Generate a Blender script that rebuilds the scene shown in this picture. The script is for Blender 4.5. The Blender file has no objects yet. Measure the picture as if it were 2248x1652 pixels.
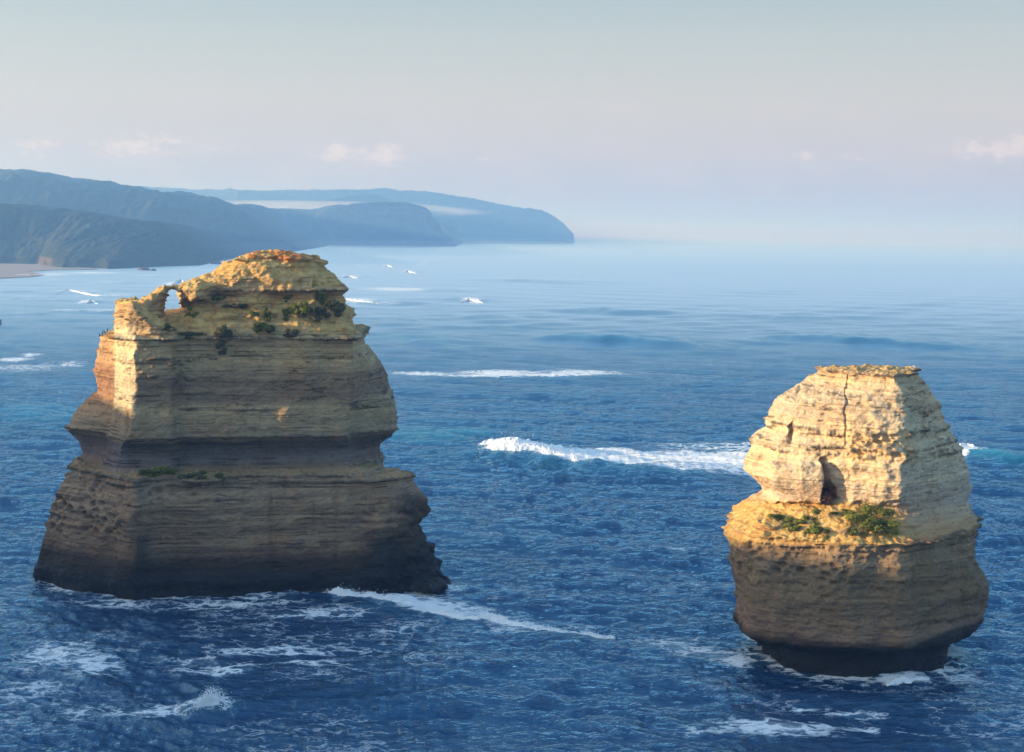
import bpy, bmesh, math, random
import numpy as np
from mathutils import Vector, Matrix
from mathutils.bvhtree import BVHTree
R = math.radians
random.seed(7); rng = np.random.default_rng(7)
S = bpy.context.scene; COL = S.collection

# ---------------------------------------------------------------- camera
H = 65.0; F = 3088.0; PITCH = math.atan(313.5 / F); ROLL = R(0.75)
CX, CY = 1124.0, 826.0
cam_d = bpy.data.cameras.new('camera'); cam = bpy.data.objects.new('camera', cam_d); COL.objects.link(cam)
cam_d.sensor_fit = 'HORIZONTAL'; cam_d.sensor_width = 36; cam_d.lens = 36 * F / 2248
cam_d.clip_start = 0.5; cam_d.clip_end = 90000
cam.matrix_world = Matrix.Translation((0, 0, H)) @ (Matrix.Rotation(math.pi / 2 - PITCH, 4, 'X') @ Matrix.Rotation(ROLL, 4, 'Z'))
S.camera = cam
S.render.engine = 'CYCLES'
S.render.resolution_x, S.render.resolution_y = 1024, 752

# ---------------------------------------------------------------- light and sky
SUN_EL = R(8.8); SUN_BACK = R(12)          # sun low on the left, a little behind the viewpoint
sv = Vector((-math.cos(SUN_BACK) * math.cos(SUN_EL), -math.sin(SUN_BACK) * math.cos(SUN_EL), math.sin(SUN_EL)))
sl = bpy.data.lights.new('sun', 'SUN'); sl.energy = 5.0; sl.angle = R(0.7); sl.color = (1.0, 0.83, 0.56)
so = bpy.data.objects.new('sun', sl); COL.objects.link(so); so.rotation_euler = sv.to_track_quat('Z', 'Y').to_euler()
so.location = (-300, 0, 300)
vs = S.view_settings; vs.view_transform = 'Standard'; vs.look = 'None'; vs.gamma = 1; vs.exposure = 0.9

W = bpy.data.worlds.new('World'); S.world = W; W.use_nodes = True
nt = W.node_tree; nt.nodes.clear()
def wn(t, **k):
    n = nt.nodes.new(t)
    for a, b in k.items(): setattr(n, a, b)
    return n
def wl(a, b): nt.links.new(a, b)
def wmath(op, a, b=None, c=None, clamp=False):
    n = wn('ShaderNodeMath', operation=op, use_clamp=clamp)
    for i, v in enumerate((a, b, c)):
        if v is None: continue
        if isinstance(v, (int, float)): n.inputs[i].default_value = v
        else: wl(v, n.inputs[i])
    return n.outputs[0]
def wmix(f, a, b, mode='MIX'):
    n = wn('ShaderNodeMix', data_type='RGBA', blend_type=mode)
    for s, v in ((n.inputs[0], f), (n.inputs[6], a), (n.inputs[7], b)):
        if isinstance(v, (int, float)): s.default_value = v
        elif isinstance(v, tuple): s.default_value = (*v, 1)
        else: wl(v, s)
    return n.outputs[2]
out = wn('ShaderNodeOutputWorld'); bg = wn('ShaderNodeBackground'); wl(bg.outputs[0], out.inputs[0])
sky = wn('ShaderNodeTexSky', sky_type='NISHITA'); sky.sun_disc = False; sky.sun_elevation = SUN_EL
sky.sun_rotation = math.atan2(sv.x, sv.y); sky.air_density = 1.0; sky.dust_density = 1.0; sky.ozone_density = 3.0; sky.altitude = 60
tc = wn('ShaderNodeTexCoord'); sp = wn('ShaderNodeSeparateXYZ'); wl(tc.outputs['Generated'], sp.inputs[0])
elev = wmath('ARCSINE', sp.outputs[2]); eldeg = wmath('MULTIPLY', elev, 180 / math.pi)
azr = wmath('ARCTAN2', sp.outputs[0], sp.outputs[1]); az = wmath('MULTIPLY', azr, 180 / math.pi)
ramp = wn('ShaderNodeValToRGB'); wl(wmath('DIVIDE', eldeg, 40.0, clamp=True), ramp.inputs[0])
def lin(c): return tuple(((v / 255) / 12.92 if v / 255 <= .04045 else ((v / 255 + .055) / 1.055) ** 2.4) for v in c)
stops = [(0.0, (172, 178, 192)), (1.5, (186, 186, 193)), (3.4, (206, 201, 193)), (5.2, (210, 208, 196)), (7.5, (198, 206, 199)), (9.6, (180, 197, 198)), (15, (146, 184, 202)), (24, (124, 172, 208)), (40, (108, 160, 212))]
SKYK = 2 ** -0.9 * .97
while len(ramp.color_ramp.elements) < len(stops): ramp.color_ramp.elements.new(0.5)
for e, (d, c) in zip(ramp.color_ramp.elements, stops): e.position = d / 40; e.color = (*[v * SKYK * {15: 2.1, 24: 2.2, 40: 1.6}.get(d, 1) for v in lin(c)], 1)
# low cumulus far out over the horizon
cv = wn('ShaderNodeCombineXYZ'); wl(wmath('MULTIPLY', az, 0.62), cv.inputs[0]); wl(wmath('MULTIPLY', eldeg, 1.15), cv.inputs[1])
nz = wn('ShaderNodeTexNoise'); nz.inputs['Scale'].default_value = 2.6; nz.inputs['Detail'].default_value = 7; nz.inputs['Roughness'].default_value = 0.62
wl(cv.outputs[0], nz.inputs['Vector'])
def band(lo, mid, hi):
    a = wn('ShaderNodeMapRange', interpolation_type='SMOOTHSTEP'); wl(eldeg, a.inputs[0]); a.inputs[1].default_value = lo; a.inputs[2].default_value = mid
    b = wn('ShaderNodeMapRange', interpolation_type='SMOOTHSTEP'); wl(eldeg, b.inputs[0]); b.inputs[1].default_value = hi; b.inputs[2].default_value = mid
    return wmath('MULTIPLY', a.outputs[0], b.outputs[0])
puffs = None
for (a0, e0, ra, re, w) in [(-5.2, 3.05, .9, .42, 1.0), (-7.1, 3.15, 1.2, .36, .8), (-14.6, 3.2, 2.0, .55, .65), (-11, 3.2, 1.2, .3, .4), (-1.0, 3.0, .8, .25, .4), (11.6, 3.2, .7, .28, .55), (13.7, 3.1, .9, .25, .45), (18.6, 3.4, 1.9, .4, .8), (19.6, 3.6, .7, .45, .8), (-18.6, 3.0, 1.0, .5, .5)]:
    dx = wmath('DIVIDE', wmath('SUBTRACT', az, a0), ra); dy = wmath('DIVIDE', wmath('SUBTRACT', eldeg, e0), re)
    r2 = wmath('ADD', wmath('MULTIPLY', dx, dx), wmath('MULTIPLY', dy, dy))
    g = wmath('MULTIPLY', wmath('POWER', 2.718, wmath('MULTIPLY', r2, -1.0)), w)
    puffs = g if puffs is None else wmath('MAXIMUM', puffs, g)
den = wmath('ADD', wmath('MULTIPLY', puffs, 0.8), wmath('MULTIPLY', wmath('MULTIPLY', wmath('SUBTRACT', nz.outputs[0], 0.5), 3.0), wmath('POWER', puffs, .35)))
pm = wn('ShaderNodeMapRange', interpolation_type='SMOOTHSTEP'); wl(den, pm.inputs[0]); pm.inputs[1].default_value = .2; pm.inputs[2].default_value = .62
nz2 = wn('ShaderNodeTexNoise'); nz2.inputs['Scale'].default_value = .55; nz2.inputs['Detail'].default_value = 5; wl(cv.outputs[0], nz2.inputs['Vector'])
wisp = wn('ShaderNodeMapRange'); wl(nz2.outputs[0], wisp.inputs[0]); wisp.inputs[1].default_value = .42; wisp.inputs[2].default_value = .72
skyc = wmix(wmath('MULTIPLY', wisp.outputs[0], wmath('MULTIPLY', band(0.3, 2.6, 8.0), 0.35)), ramp.outputs[0], tuple(v * SKYK for v in lin((222, 212, 208))))
skyc = wmix(wmath('MULTIPLY', pm.outputs[0], 0.6), skyc, tuple(v * SKYK for v in lin((246, 232, 220))))
# blend: hazy low sky gradient with the physical sky overhead
nis = wmix(1.0, sky.outputs[0], (0.10, 0.10, 0.10), 'MULTIPLY')
bl = wn('ShaderNodeMapRange', interpolation_type='SMOOTHSTEP'); wl(eldeg, bl.inputs[0]); bl.inputs[1].default_value = 18; bl.inputs[2].default_value = 50; bl.inputs[4].default_value = .35
fin = wmix(bl.outputs[0], skyc, nis)
dp = wn('ShaderNodeVectorMath', operation='DOT_PRODUCT'); wl(tc.outputs['Generated'], dp.inputs[0]); dp.inputs[1].default_value = sv
ang = wmath('ARCCOSINE', wmath('MULTIPLY', dp.outputs['Value'], .9999))
glow = wmath('POWER', 2.718, wmath('MULTIPLY', wmath('POWER', wmath('DIVIDE', ang, R(34)), 2.0), -1.0))
fin = wmix(1.0, fin, wmix(glow, (0, 0, 0), (1.3, 1.0, .68)), 'ADD')
wl(fin, bg.inputs[0]); bg.inputs[1].default_value = 1.0

# ---------------------------------------------------------------- projection helpers (photo pixel -> place)
cp, spt, cr, sr = math.cos(PITCH), math.sin(PITCH), math.cos(ROLL), math.sin(ROLL)
def ray(px, py):
    u = (px - CX) / F; v = (CY - py) / F
    u0 = u * cr - v * sr; v0 = u * sr + v * cr
    return np.array([u0, cp + v0 * spt, -spt + v0 * cp])
def sea(px, py, z=0.0):
    d = ray(px, py); t = (z - H) / d[2]; return d[0] * t, d[1] * t
def at(px, py, Y):
    d = ray(px, py); t = Y / d[1]; return np.array([d[0] * t, Y, H + d[2] * t])
def x_at(px, Y, z):
    d = Y * cp + (H - z) * spt; v0 = (Y * spt - (H - z) * cp) / d
    u = (px - CX) / F; u0 = (u - v0 * sr) / cr; return u0 * d
def row(px, Y, z):
    d = Y * cp + (H - z) * spt; v0 = (Y * spt - (H - z) * cp) / d
    u = (px - CX) / F; u0 = (u - v0 * sr) / cr
    return CY - F * (-u0 * sr + v0 * cr)

# ---------------------------------------------------------------- numpy noise
_P = rng.permutation(4096).astype(np.int64); _V = rng.random(4096) * 2 - 1
_G = rng.normal(size=(4096, 3)); _G /= np.linalg.norm(_G, axis=1)[:, None]
def _h(i, j, k): return _P[(_P[(_P[i & 4095] + j) & 4095] + k) & 4095]
def noise(x, y, z=0.0):
    x, y, z = np.broadcast_arrays(np.asarray(x, float), y, z)
    i, j, k = np.floor(x).astype(np.int64), np.floor(y).astype(np.int64), np.floor(z).astype(np.int64)
    a, b, c = x - i, y - j, z - k
    fa, fb, fc = [t * t * t * (t * (t * 6 - 15) + 10) for t in (a, b, c)]
    r = 0
    for di in (0, 1):
        for dj in (0, 1):
            for dk in (0, 1):
                g = _G[_h(i + di, j + dj, k + dk)]
                d = g[..., 0] * (a - di) + g[..., 1] * (b - dj) + g[..., 2] * (c - dk)
                r = r + d * (fa if di else 1 - fa) * (fb if dj else 1 - fb) * (fc if dk else 1 - fc)
    return r * 1.6
def fbm(x, y, z=0.0, o=4, g=.5):
    r = 0; a = 1; s = 0
    for q in range(o):
        r = r + a * noise(x * 2 ** q + 17.3 * q, y * 2 ** q + 5.1 * q, z * 2 ** q + 9.7 * q); s += a; a *= g
    return r / s * 1.5
def worley(x, y, z):
    i, j, k = np.floor(x).astype(np.int64), np.floor(y).astype(np.int64), np.floor(z).astype(np.int64)
    m = np.full(x.shape, 9.0)
    for di in (-1, 0, 1):
        for dj in (-1, 0, 1):
            for dk in (-1, 0, 1):
                h = _h(i + di, j + dj, k + dk)
                px = i + di + .5 + .45 * _V[h]; py = j + dj + .5 + .45 * _V[(h * 7 + 3) & 4095]; pz = k + dk + .5 + .45 * _V[(h * 13 + 5) & 4095]
                m = np.minimum(m, (px - x) ** 2 + (py - y) ** 2 + (pz - z) ** 2)
    return np.sqrt(m)
def sstep(a, b, x):
    t = np.clip((x - a) / (b - a), 0, 1); return t * t * (3 - 2 * t)

# ---------------------------------------------------------------- object helpers
def tag(o, label=None, cat=None, group=None, kind=None):
    if label: o['label'] = label
    if cat: o['category'] = cat
    if group: o['group'] = group
    if kind: o['kind'] = kind
    return o
def mesh_np(name, v, f, mat=None, parent=None, smooth=True, attrs=None):
    me = bpy.data.meshes.new(name); v = np.asarray(v, np.float32); f = np.asarray(f, np.int32)
    n = f.shape[1]
    me.vertices.add(len(v)); me.vertices.foreach_set('co', v.ravel())
    me.loops.add(f.size); me.loops.foreach_set('vertex_index', f.ravel())
    me.polygons.add(len(f)); me.polygons.foreach_set('loop_start', np.arange(0, f.size, n, dtype=np.int32))
    me.update(calc_edges=True); me.validate()
    me.polygons.foreach_set('use_smooth', np.full(len(me.polygons), smooth))
    for k, a in (attrs or {}).items():
        at_ = me.attributes.new(k, 'FLOAT', 'POINT'); at_.data.foreach_set('value', np.asarray(a, np.float32))
    if mat: me.materials.append(mat)
    o = bpy.data.objects.new(name, me); COL.objects.link(o)
    if parent: o.parent = parent
    return o
def grid_faces(nr, nc, wrap=False):
    r = np.arange(nr - 1)[:, None]; c = np.arange(nc if wrap else nc - 1)[None, :]
    c2 = (c + 1) % nc
    a = r * nc + c; b = r * nc + c2; d = (r + 1) * nc + c; e = (r + 1) * nc + c2
    return np.stack([a, b, e, d], -1).reshape(-1, 4)

class NT:
    """small node-tree writer"""
    def __init__(s, name):
        s.m = bpy.data.materials.new(name); s.m.use_nodes = True; s.t = s.m.node_tree; s.t.nodes.clear()
        s.out = s.n('ShaderNodeOutputMaterial')
    def n(s, t, **k):
        n = s.t.nodes.new(t)
        for a, b in k.items(): setattr(n, a, b)
        return n
    def l(s, a, b): s.t.links.new(a, b)
    def set(s, sock, v):
        if isinstance(v, (int, float)): sock.default_value = v
        elif isinstance(v, tuple): sock.default_value = v if len(v) == len(sock.default_value) else (*v, 1)
        else: s.l(v, sock)
    def math(s, op, a, b=0.0, clamp=False):
        n = s.n('ShaderNodeMath', operation=op, use_clamp=clamp); s.set(n.inputs[0], a); s.set(n.inputs[1], b); return n.outputs[0]
    def mix(s, f, a, b, mode='MIX'):
        n = s.n('ShaderNodeMix', data_type='RGBA', blend_type=mode); s.set(n.inputs[0], f); s.set(n.inputs[6], a); s.set(n.inputs[7], b); return n.outputs[2]
    def rng(s, v, a, b, c=0.0, d=1.0, sm=True):
        n = s.n('ShaderNodeMapRange'); n.interpolation_type = 'SMOOTHSTEP' if sm else 'LINEAR'
        for i, q in enumerate((v, a, b, c, d)): s.set(n.inputs[i], q)
        return n.outputs[0]
    def noise(s, vec, scale, detail=4, rough=.5, dist=0.0):
        n = s.n('ShaderNodeTexNoise'); s.l(vec, n.inputs['Vector']); n.inputs['Scale'].default_value = scale
        n.inputs['Detail'].default_value = detail; n.inputs['Roughness'].default_value = rough; n.inputs['Distortion'].default_value = dist
        return n.outputs[0]
    def pos(s, sc=(1, 1, 1)):
        g = s.n('ShaderNodeNewGeometry'); m = s.n('ShaderNodeMapping'); m.inputs['Scale'].default_value = sc
        s.l(g.outputs['Position'], m.inputs['Vector']); return m.outputs[0]
    def attr(s, name): return s.n('ShaderNodeAttribute', attribute_name=name).outputs['Fac']
    def ramp(s, v, stops):
        r = s.n('ShaderNodeValToRGB'); s.set(r.inputs[0], v)
        while len(r.color_ramp.elements) < len(stops): r.color_ramp.elements.new(.5)
        for e, (p, c) in zip(r.color_ramp.elements, stops): e.position = p; e.color = (*c, 1)
        return r.outputs[0]
    def bsdf(s, col, rough=.9, normal=None, **k):
        b = s.n('ShaderNodeBsdfPrincipled'); s.set(b.inputs['Base Color'], col); s.set(b.inputs['Roughness'], rough)
        for a, v in k.items(): s.set(b.inputs[a.replace('_', ' ')], v)
        if normal is not None: s.l(normal, b.inputs['Normal'])
        return b.outputs[0]
    def bump(s, h, strength=.5, dist=.1, nrm=None):
        b = s.n('ShaderNodeBump'); s.set(b.inputs['Strength'], strength); b.inputs['Distance'].default_value = dist; s.l(h, b.inputs['Height'])
        if nrm is not None: s.l(nrm, b.inputs['Normal'])
        return b.outputs[0]
    def done(s, sh): s.l(sh, s.out.inputs[0]); return s.m

# ---------------------------------------------------------------- rock material: strata of limestone, crust, wet base
def rock_mat(name, zt, stops, sat=1.0):
    t = NT(name)
    p = t.pos(); sep = t.n('ShaderNodeSeparateXYZ'); t.l(p, sep.inputs[0])
    warp = t.noise(p, .07, 3)
    zz = t.math('ADD', sep.outputs[2], t.math('MULTIPLY', t.math('SUBTRACT', warp, .5), 2.4))
    wob = t.noise(t.pos((.25, .25, .25)), 1.3, 5, .6)
    zz = t.math('ADD', zz, t.math('MULTIPLY', t.math('SUBTRACT', wob, .5), 1.1))
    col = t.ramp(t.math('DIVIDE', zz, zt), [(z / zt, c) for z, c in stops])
    # thin beds
    beds = t.noise(t.pos((.035, .035, 1.1)), 1.0, 6, .65)
    col = t.mix(t.rng(beds, .36, .66), t.mix(1.0, col, (.80, .79, .80), 'MULTIPLY'), t.mix(1.0, col, (1.16, 1.14, 1.08), 'MULTIPLY'))
    ln_ = t.noise(t.pos((.05, .05, 4.2)), 1.0, 4, .6); lw = t.noise(t.pos((.22, .22, .5)), 1.0, 3)
    col = t.mix(t.math('MULTIPLY', t.math('MULTIPLY', t.rng(ln_, .585, .635), t.rng(lw, .42, .60)), sat), col, t.mix(1.0, col, (.34, .29, .25), 'MULTIPLY'))
    big = t.noise(p, .11, 5, .6)
    col = t.mix(t.math('MULTIPLY', t.rng(big, .45, .68), .40), col, t.mix(1.0, col, (1.05, .78, .55), 'MULTIPLY'))
    # run-off streaks
    st = t.noise(t.pos((.42, .42, .03)), 1.0, 5, .6)
    col = t.mix(t.math('MULTIPLY', t.rng(st, .55, .72), .45), col, t.mix(1.0, col, (.55, .47, .38), 'MULTIPLY'))
    st2 = t.noise(t.pos((.9, .9, .07)), 1.0, 4, .6)
    col = t.mix(t.math('MULTIPLY', t.rng(st2, .56, .75), .3), col, t.mix(1.0, col, (1.25, 1.25, 1.2), 'MULTIPLY'))
    # dark pores drawn out along the beds
    por = t.noise(t.pos((.7, .7, 3.2)), 1.0, 5, .7)
    col = t.mix(t.math('MULTIPLY', t.rng(por, .58, .66), .75), col, t.mix(1.0, col, (.35, .30, .27), 'MULTIPLY'))
    gr = t.noise(p, 3.0, 4, .7)
    col = t.mix(.5, col, t.mix(1.0, col, t.ramp(gr, [(.25, (.6, .6, .6)), (.75, (1.4, 1.4, 1.4))]), 'MULTIPLY'))
    # crust and pits, soil
    crust = t.attr('crust')
    ccol = t.mix(t.noise(p, 1.5, 4), (.05, .038, .028), (.15, .11, .07))
    col = t.mix(t.math('MULTIPLY', crust, .85), col, ccol)
    soil = t.attr('soil')
    col = t.mix(soil, col, t.mix(t.rng(t.noise(p, .9, 5, .65), .35, .65), (.48, .26, .07), (.66, .44, .16)))
    col = t.mix(t.math('MULTIPLY', t.attr('lit_tint'), t.rng(gr, .3, .6, .6, 1.0)), col, (.74, .62, .40))  # brighter stone where the sun strikes: sunlight painted into the rock colour
    rust = t.attr('rust'); col = t.mix(rust, col, (.40, .13, .025))
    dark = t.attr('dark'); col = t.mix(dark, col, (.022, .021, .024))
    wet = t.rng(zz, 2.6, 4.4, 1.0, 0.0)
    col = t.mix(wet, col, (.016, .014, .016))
    h = t.math('ADD', t.math('MULTIPLY', beds, .35), t.math('ADD', t.math('MULTIPLY', gr, .5), t.math('MULTIPLY', por, -.8)))
    h = t.math('ADD', h, t.math('MULTIPLY', t.math('MULTIPLY', t.rng(ln_, .57, .62), t.rng(lw, .42, .60)), -1.1 * sat))
    nrm = t.bump(h, .85, .45)
    return t.done(t.bsdf(col, t.math('SUBTRACT', .92, t.math('MULTIPLY', wet, .35)), nrm, Specular_IOR_Level=.25))

# ---------------------------------------------------------------- sea stack builder
def loft(levels, z_of):
    """levels: (row, [(px, depth)...]) from bottom to top, all with the same number of points"""
    rings = []
    for lv in levels:
        py, pts, back = lv
        z = z_of(py); P = [(x_at(px, Y, z), Y, z) for px, Y in pts] + [(x, Y, z) for x, Y in back]
        P = np.array(P); n = len(P)
        # resample evenly with linear sides and slightly eased corners
        M = 14; R_ = []
        for i in range(n):
            a, b = P[i], P[(i + 1) % n]
            for q in range(M): R_.append(a + (b - a) * q / M)
        R_ = np.array(R_)
        for _ in range(3): R_ = (np.roll(R_, 1, 0) + 2 * R_ + np.roll(R_, -1, 0)) / 4
        rings.append(R_)
    rings = np.array(rings); nr, nc = rings.shape[:2]
    f = grid_faces(nr, nc, True).tolist(); v = rings.reshape(-1, 3).tolist()
    for k, base in ((0, 0), (1, (nr - 1) * nc)):
        c = len(v); v.append(list(rings[0 if k == 0 else -1].mean(0)))
        for i in range(nc):
            a, b = base + i, base + (i + 1) % nc
            f.append([a, c, b] if k == 0 else [a, b, c])
    return v, [list(reversed(q)) for q in f]
def sil(tab):
    ys = [a[1] for a in tab]; xs = [a[0] for a in tab]
    return lambda y: float(np.interp(y, ys, xs))
def remesh(parts, voxel):
    me = bpy.data.meshes.new('rough'); V = []; Fc = []
    for v, f in parts:
        o = len(V); V += list(v); Fc += [[i + o for i in q] for q in f]
    me.from_pydata(V, [], Fc); me.update()
    bm = bmesh.new(); bm.from_mesh(me); bmesh.ops.recalc_face_normals(bm, faces=bm.faces); bm.to_mesh(me); bm.free()
    o = bpy.data.objects.new('rough', me); COL.objects.link(o)
    m = o.modifiers.new('r', 'REMESH'); m.mode = 'VOXEL'; m.voxel_size = voxel; m.adaptivity = 0
    dg = bpy.context.evaluated_depsgraph_get(); ev = o.evaluated_get(dg); r = ev.to_mesh()
    n = len(r.vertices); co = np.zeros(n * 3, np.float32); r.vertices.foreach_get('co', co)
    no = np.zeros(n * 3, np.float32); r.vertex_normals.foreach_get('vector', no)
    nf = len(r.polygons); li = np.zeros(len(r.loops), np.int32); r.loops.foreach_get('vertex_index', li)
    assert len(li) == nf * 4
    ev.to_mesh_clear(); bpy.data.objects.remove(o); bpy.data.meshes.remove(me)
    return co.reshape(-1, 3).astype(float), no.reshape(-1, 3).astype(float), li.reshape(-1, 4)
def smooth_n(no, f, it):
    for _ in range(it):
        a = no.copy()
        for i in range(4): np.add.at(a, f[:, i], no[f[:, (i + 1) % 4]] + no[f[:, (i - 1) % 4]])
        no = a / (np.linalg.norm(a, axis=1)[:, None] + 1e-9)
    return no
def relax(co, f, it):
    for _ in range(it):
        a = co.copy(); w = np.ones(len(co))
        for i in range(4): np.add.at(a, f[:, i], co[f[:, (i + 1) % 4]]); np.add.at(w, f[:, i], 1)
        co = a / w[:, None]
    return co

def blob(px, py, Y, rx, rz, ry):
    c = at(px, py, Y); s = Y / F; v = []; n1, n2 = 16, 24
    for i in range(n1 + 1):
        th = math.pi * i / n1
        for j in range(n2):
            ph = 2 * math.pi * j / n2
            v.append([c[0] + rx * s * math.sin(th) * math.cos(ph), c[1] + ry * math.sin(th) * math.sin(ph), c[2] + rz * s * math.cos(th)])
    return v, grid_faces(n1 + 1, n2, True).tolist()

def proj(co):
    d = co[:, 1] * cp + (H - co[:, 2]) * spt; v0 = (co[:, 1] * spt - (H - co[:, 2]) * cp) / d; u0 = co[:, 0] / d
    return CX + F * (u0 * cr + v0 * sr), CY - F * (-u0 * sr + v0 * cr)

# ======== the tall stack on the left ========
LL = sil([(252, 640), (256, 667), (252, 700), (249, 718), (247, 734), (216, 736), (224, 741), (219, 758), (213, 780), (206, 801), (203, 819), (204, 842), (212, 850), (211, 870), (198, 878), (180, 891), (169, 907), (153, 931), (138, 952), (140, 956), (162, 970), (172, 985), (184, 1006), (175, 1028), (141, 1033), (147, 1050), (132, 1053), (134, 1072), (116, 1090), (112, 1105), (99, 1126), (92, 1157), (90, 1195), (86, 1232), (74, 1257), (65, 1265), (72, 1282), (78, 1297), (80, 1400)])
LR = sil([(628, 552), (682, 567), (705, 573), (719, 593), (735, 604), (753, 628), (757, 641), (747, 657), (769, 681), (772, 694), (780, 713), (796, 731), (806, 746), (792, 753), (793, 771), (806, 787), (825, 809), (842, 838), (841, 854), (852, 878), (860, 899), (862, 931), (866, 963), (832, 987), (822, 1012), (846, 1038), (912, 1043), (907, 1060), (919, 1073), (937, 1088), (947, 1108), (943, 1142), (922, 1172), (946, 1196), (961, 1214), (959, 1241), (979, 1277), (992, 1289), (995, 1400)])
YL0 = 250.0
zL = lambda py: at(450, py, YL0)[2]
def lvL(py, sb, low=False):
    z = zL(py)
    YsL = 260 if not low else 252; YsR = 264 if not low else 257
    l = LL(row(180, YsL, z)); r = LR(row(850, YsR, z))
    if low:
        c = 292 + (0 if py > 1060 else 6) + 7 * math.sin(py / 17.0) + 4 * math.sin(py / 6.1)
        k = sb
        pts = [(l, 254.5 + k), (l + (c - l) * .5, 248.3 + k), (c - 4, 242.4 + k), (c + 3, 242.4 + k), (330, 244.8 + k), (395, 245.6 + k), (560, 247.6 + k), (745, 250 + k), (800, 251 + k), (r - 30, 254 + k), (r, 258 + k)]
    else:
        c = float(np.interp(py, [660, 734, 820, 846, 900, 952, 983, 1040], [290, 295, 296, 299, 290, 284, 262, 256]))
        b = float(np.interp(py, [660, 740, 820, 900, 965, 1040], [256, 251, 251, 249, 241, 215])); b = max(b, l + 3); c += 3 * math.sin(py / 13.0) + 2 * math.sin(py / 5.0)
        rs = float(np.interp(py, [560, 620, 700, 760, 900, 1040], [690, 700, 760, 775, 778, 770])); rs = min(rs, r - 8)
        k = sb
        pts = [(l, 262 + k), (b - 2 if b > l + 6 else l + 2, 254.5 + k), (b + 1, 251 + k), (c - 2, 245.4 + k), (c + 3, 245.5 + k), (374, 247.6 + k), (390, 250.2 + k), (560, 251.4 + k), (rs - 5, 254.4 + k), (rs + 6, 257.2 + k), (r, 264 + k)]
    if low:
        xr, xl = x_at(r, 258, z), x_at(l, 254, z)
        return (py, pts, [(xr - 1, 262), (xr - 9, 268), (xr - 18, 280), ((xl + xr) / 2, 288), (xl + 16, 280), (xl + 7, 266), (xl + .6, 259)])
    back = [(x_at(r, 270, z) - 1, 284), (x_at(r, 270, z) - 12, 292), (x_at((l + r) / 2, 270, z), 294), (x_at(l, 268, z) + 8, 288), (x_at(l, 268, z) - .5, 278)]
    return (py, pts, back)
lowL = [lvL(py, sb, True) for py, sb in [(1420, 0), (1305, 0), (1285, .1), (1270, -.4), (1250, .2), (1225, .6), (1195, .8), (1172, 1.2), (1142, 1.0), (1108, .9), (1088, 1.2), (1074, 1.6), (1061, 1.9), (1056, 1.6), (1046, 1.6), (1040, 2.0)]]
upL = [lvL(py, sb) for py, sb in [(1060, 1.2), (1046, 1.6), (1036, 2.9), (1026, 4.2), (1010, 5.2), (1000, 5.2), (985, 4.4), (972, 2.6), (964, 1.2), (950, 1.4), (931, 1.6), (907, 1.9), (891, 2.4), (878, 2.6), (860, 2.8), (842, 2.5), (819, 2.5), (800, 2.7), (780, 2.6), (765, 2.5), (752, 2.2), (744, 1.3), (738, 2.2)]]
# crown: left slope traced, then a thin arch and pillar
CL = sil([(560, 556), (506, 571), (490, 576), (475, 593), (462, 604), (440, 612), (406, 619), (392, 628), (380, 636), (386, 656), (398, 666), (397, 684), (372, 690), (300, 700), (296, 760)])
def lvC(py, sb):
    z = zL(py); r = LR(row(740, 263, z)); l = CL(row(430, 256, z)); w = r - l
    xs = [l, l + .08 * w, l + .3 * w, l + .55 * w, l + .8 * w, r - 10, r]
    ys = [258 + sb, 252.5 + sb, 251.3 + sb, 252.4 + sb, 254 + sb, 258 + sb, 263 + sb]
    return (py, list(zip(xs, ys)), [(x_at(r, 270, z) - 3, 278), (x_at((l + r) / 2, 270, z), 284), (x_at(l, 268, z) + 2, 274)])
cr_l = [lvC(py, sb) for py, sb in [(748, 1.5), (736, 1.2), (720, 1.9), (700, 3.2), (690, 3.8), (680, 4.6), (668, 5.0), (658, 5.6), (650, 5.2), (640, 4.5), (630, 4.6), (618, 5.1), (606, 5.6), (594, 6.4), (582, 7.2), (573, 8.4), (566, 10), (560, 11.5), (557, 13)]]
PL = sil([(258, 664), (255, 668), (254, 690), (250, 700), (249, 718), (247, 750)]); PR = sil([(296, 664), (310, 676), (330, 690), (345, 702), (380, 716), (400, 750)])
def lvP(py, sb):
    z = zL(py); l, r = PL(py), PR(py)
    return (py, [(l, 254.8 + sb), (l + 4, 251.5 + sb), (l + 26, 248 + sb), (l + .6 * (r - l) + 8, 247.6 + sb), (r, 250 + sb)], [(x_at(r, 258, z), 260), (x_at((l + r) / 2, 260, z), 264), (x_at(l, 260, z), 262)])
pil = [lvP(py, sb) for py, sb in [(760, 2.0), (735, 1.8), (718, 1.4), (700, .9), (684, .8), (670, .6), (665, 1.6)]]
parts = [loft(lowL, zL), loft(upL, zL), loft(cr_l, zL), loft(pil, zL)]
for b in [(322, 672, 254, 22, 22, 3.2), (338, 657, 254.5, 20, 18, 2.6), (352, 648, 255, 19, 17, 2.4), (362, 643, 255, 11, 16, 2.0), (372, 633, 255.3, 11, 3.2, 1.5), (383, 631, 256, 12, 4, 2), (352, 672, 255, 16, 15, 2.2), (340, 688, 255, 26, 10, 3), (400, 634, 257, 14, 9, 3), (345, 702, 255, 30, 9, 4),
          (600, 563, 268, 62, 9, 8), (640, 566, 268, 55, 8, 8), (575, 562, 266, 36, 8, 6), (618, 556, 270, 34, 5, 7), (700, 576, 266, 12, 6, 1.6), (545, 570, 264, 34, 5, 5), (436, 640, 258, 40, 24, 5), (404, 660, 258, 10, 16, 3),
          (345, 1045, 249.5, 60, 10, 3.4), (440, 1050, 249, 60, 7, 3.4),
          (930, 1285, 254, 46, 16, 4)]:
    parts.append(blob(*b))
coL, noL, fL = remesh(parts, .18)
coL = relax(coL, fL, 3)

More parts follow.
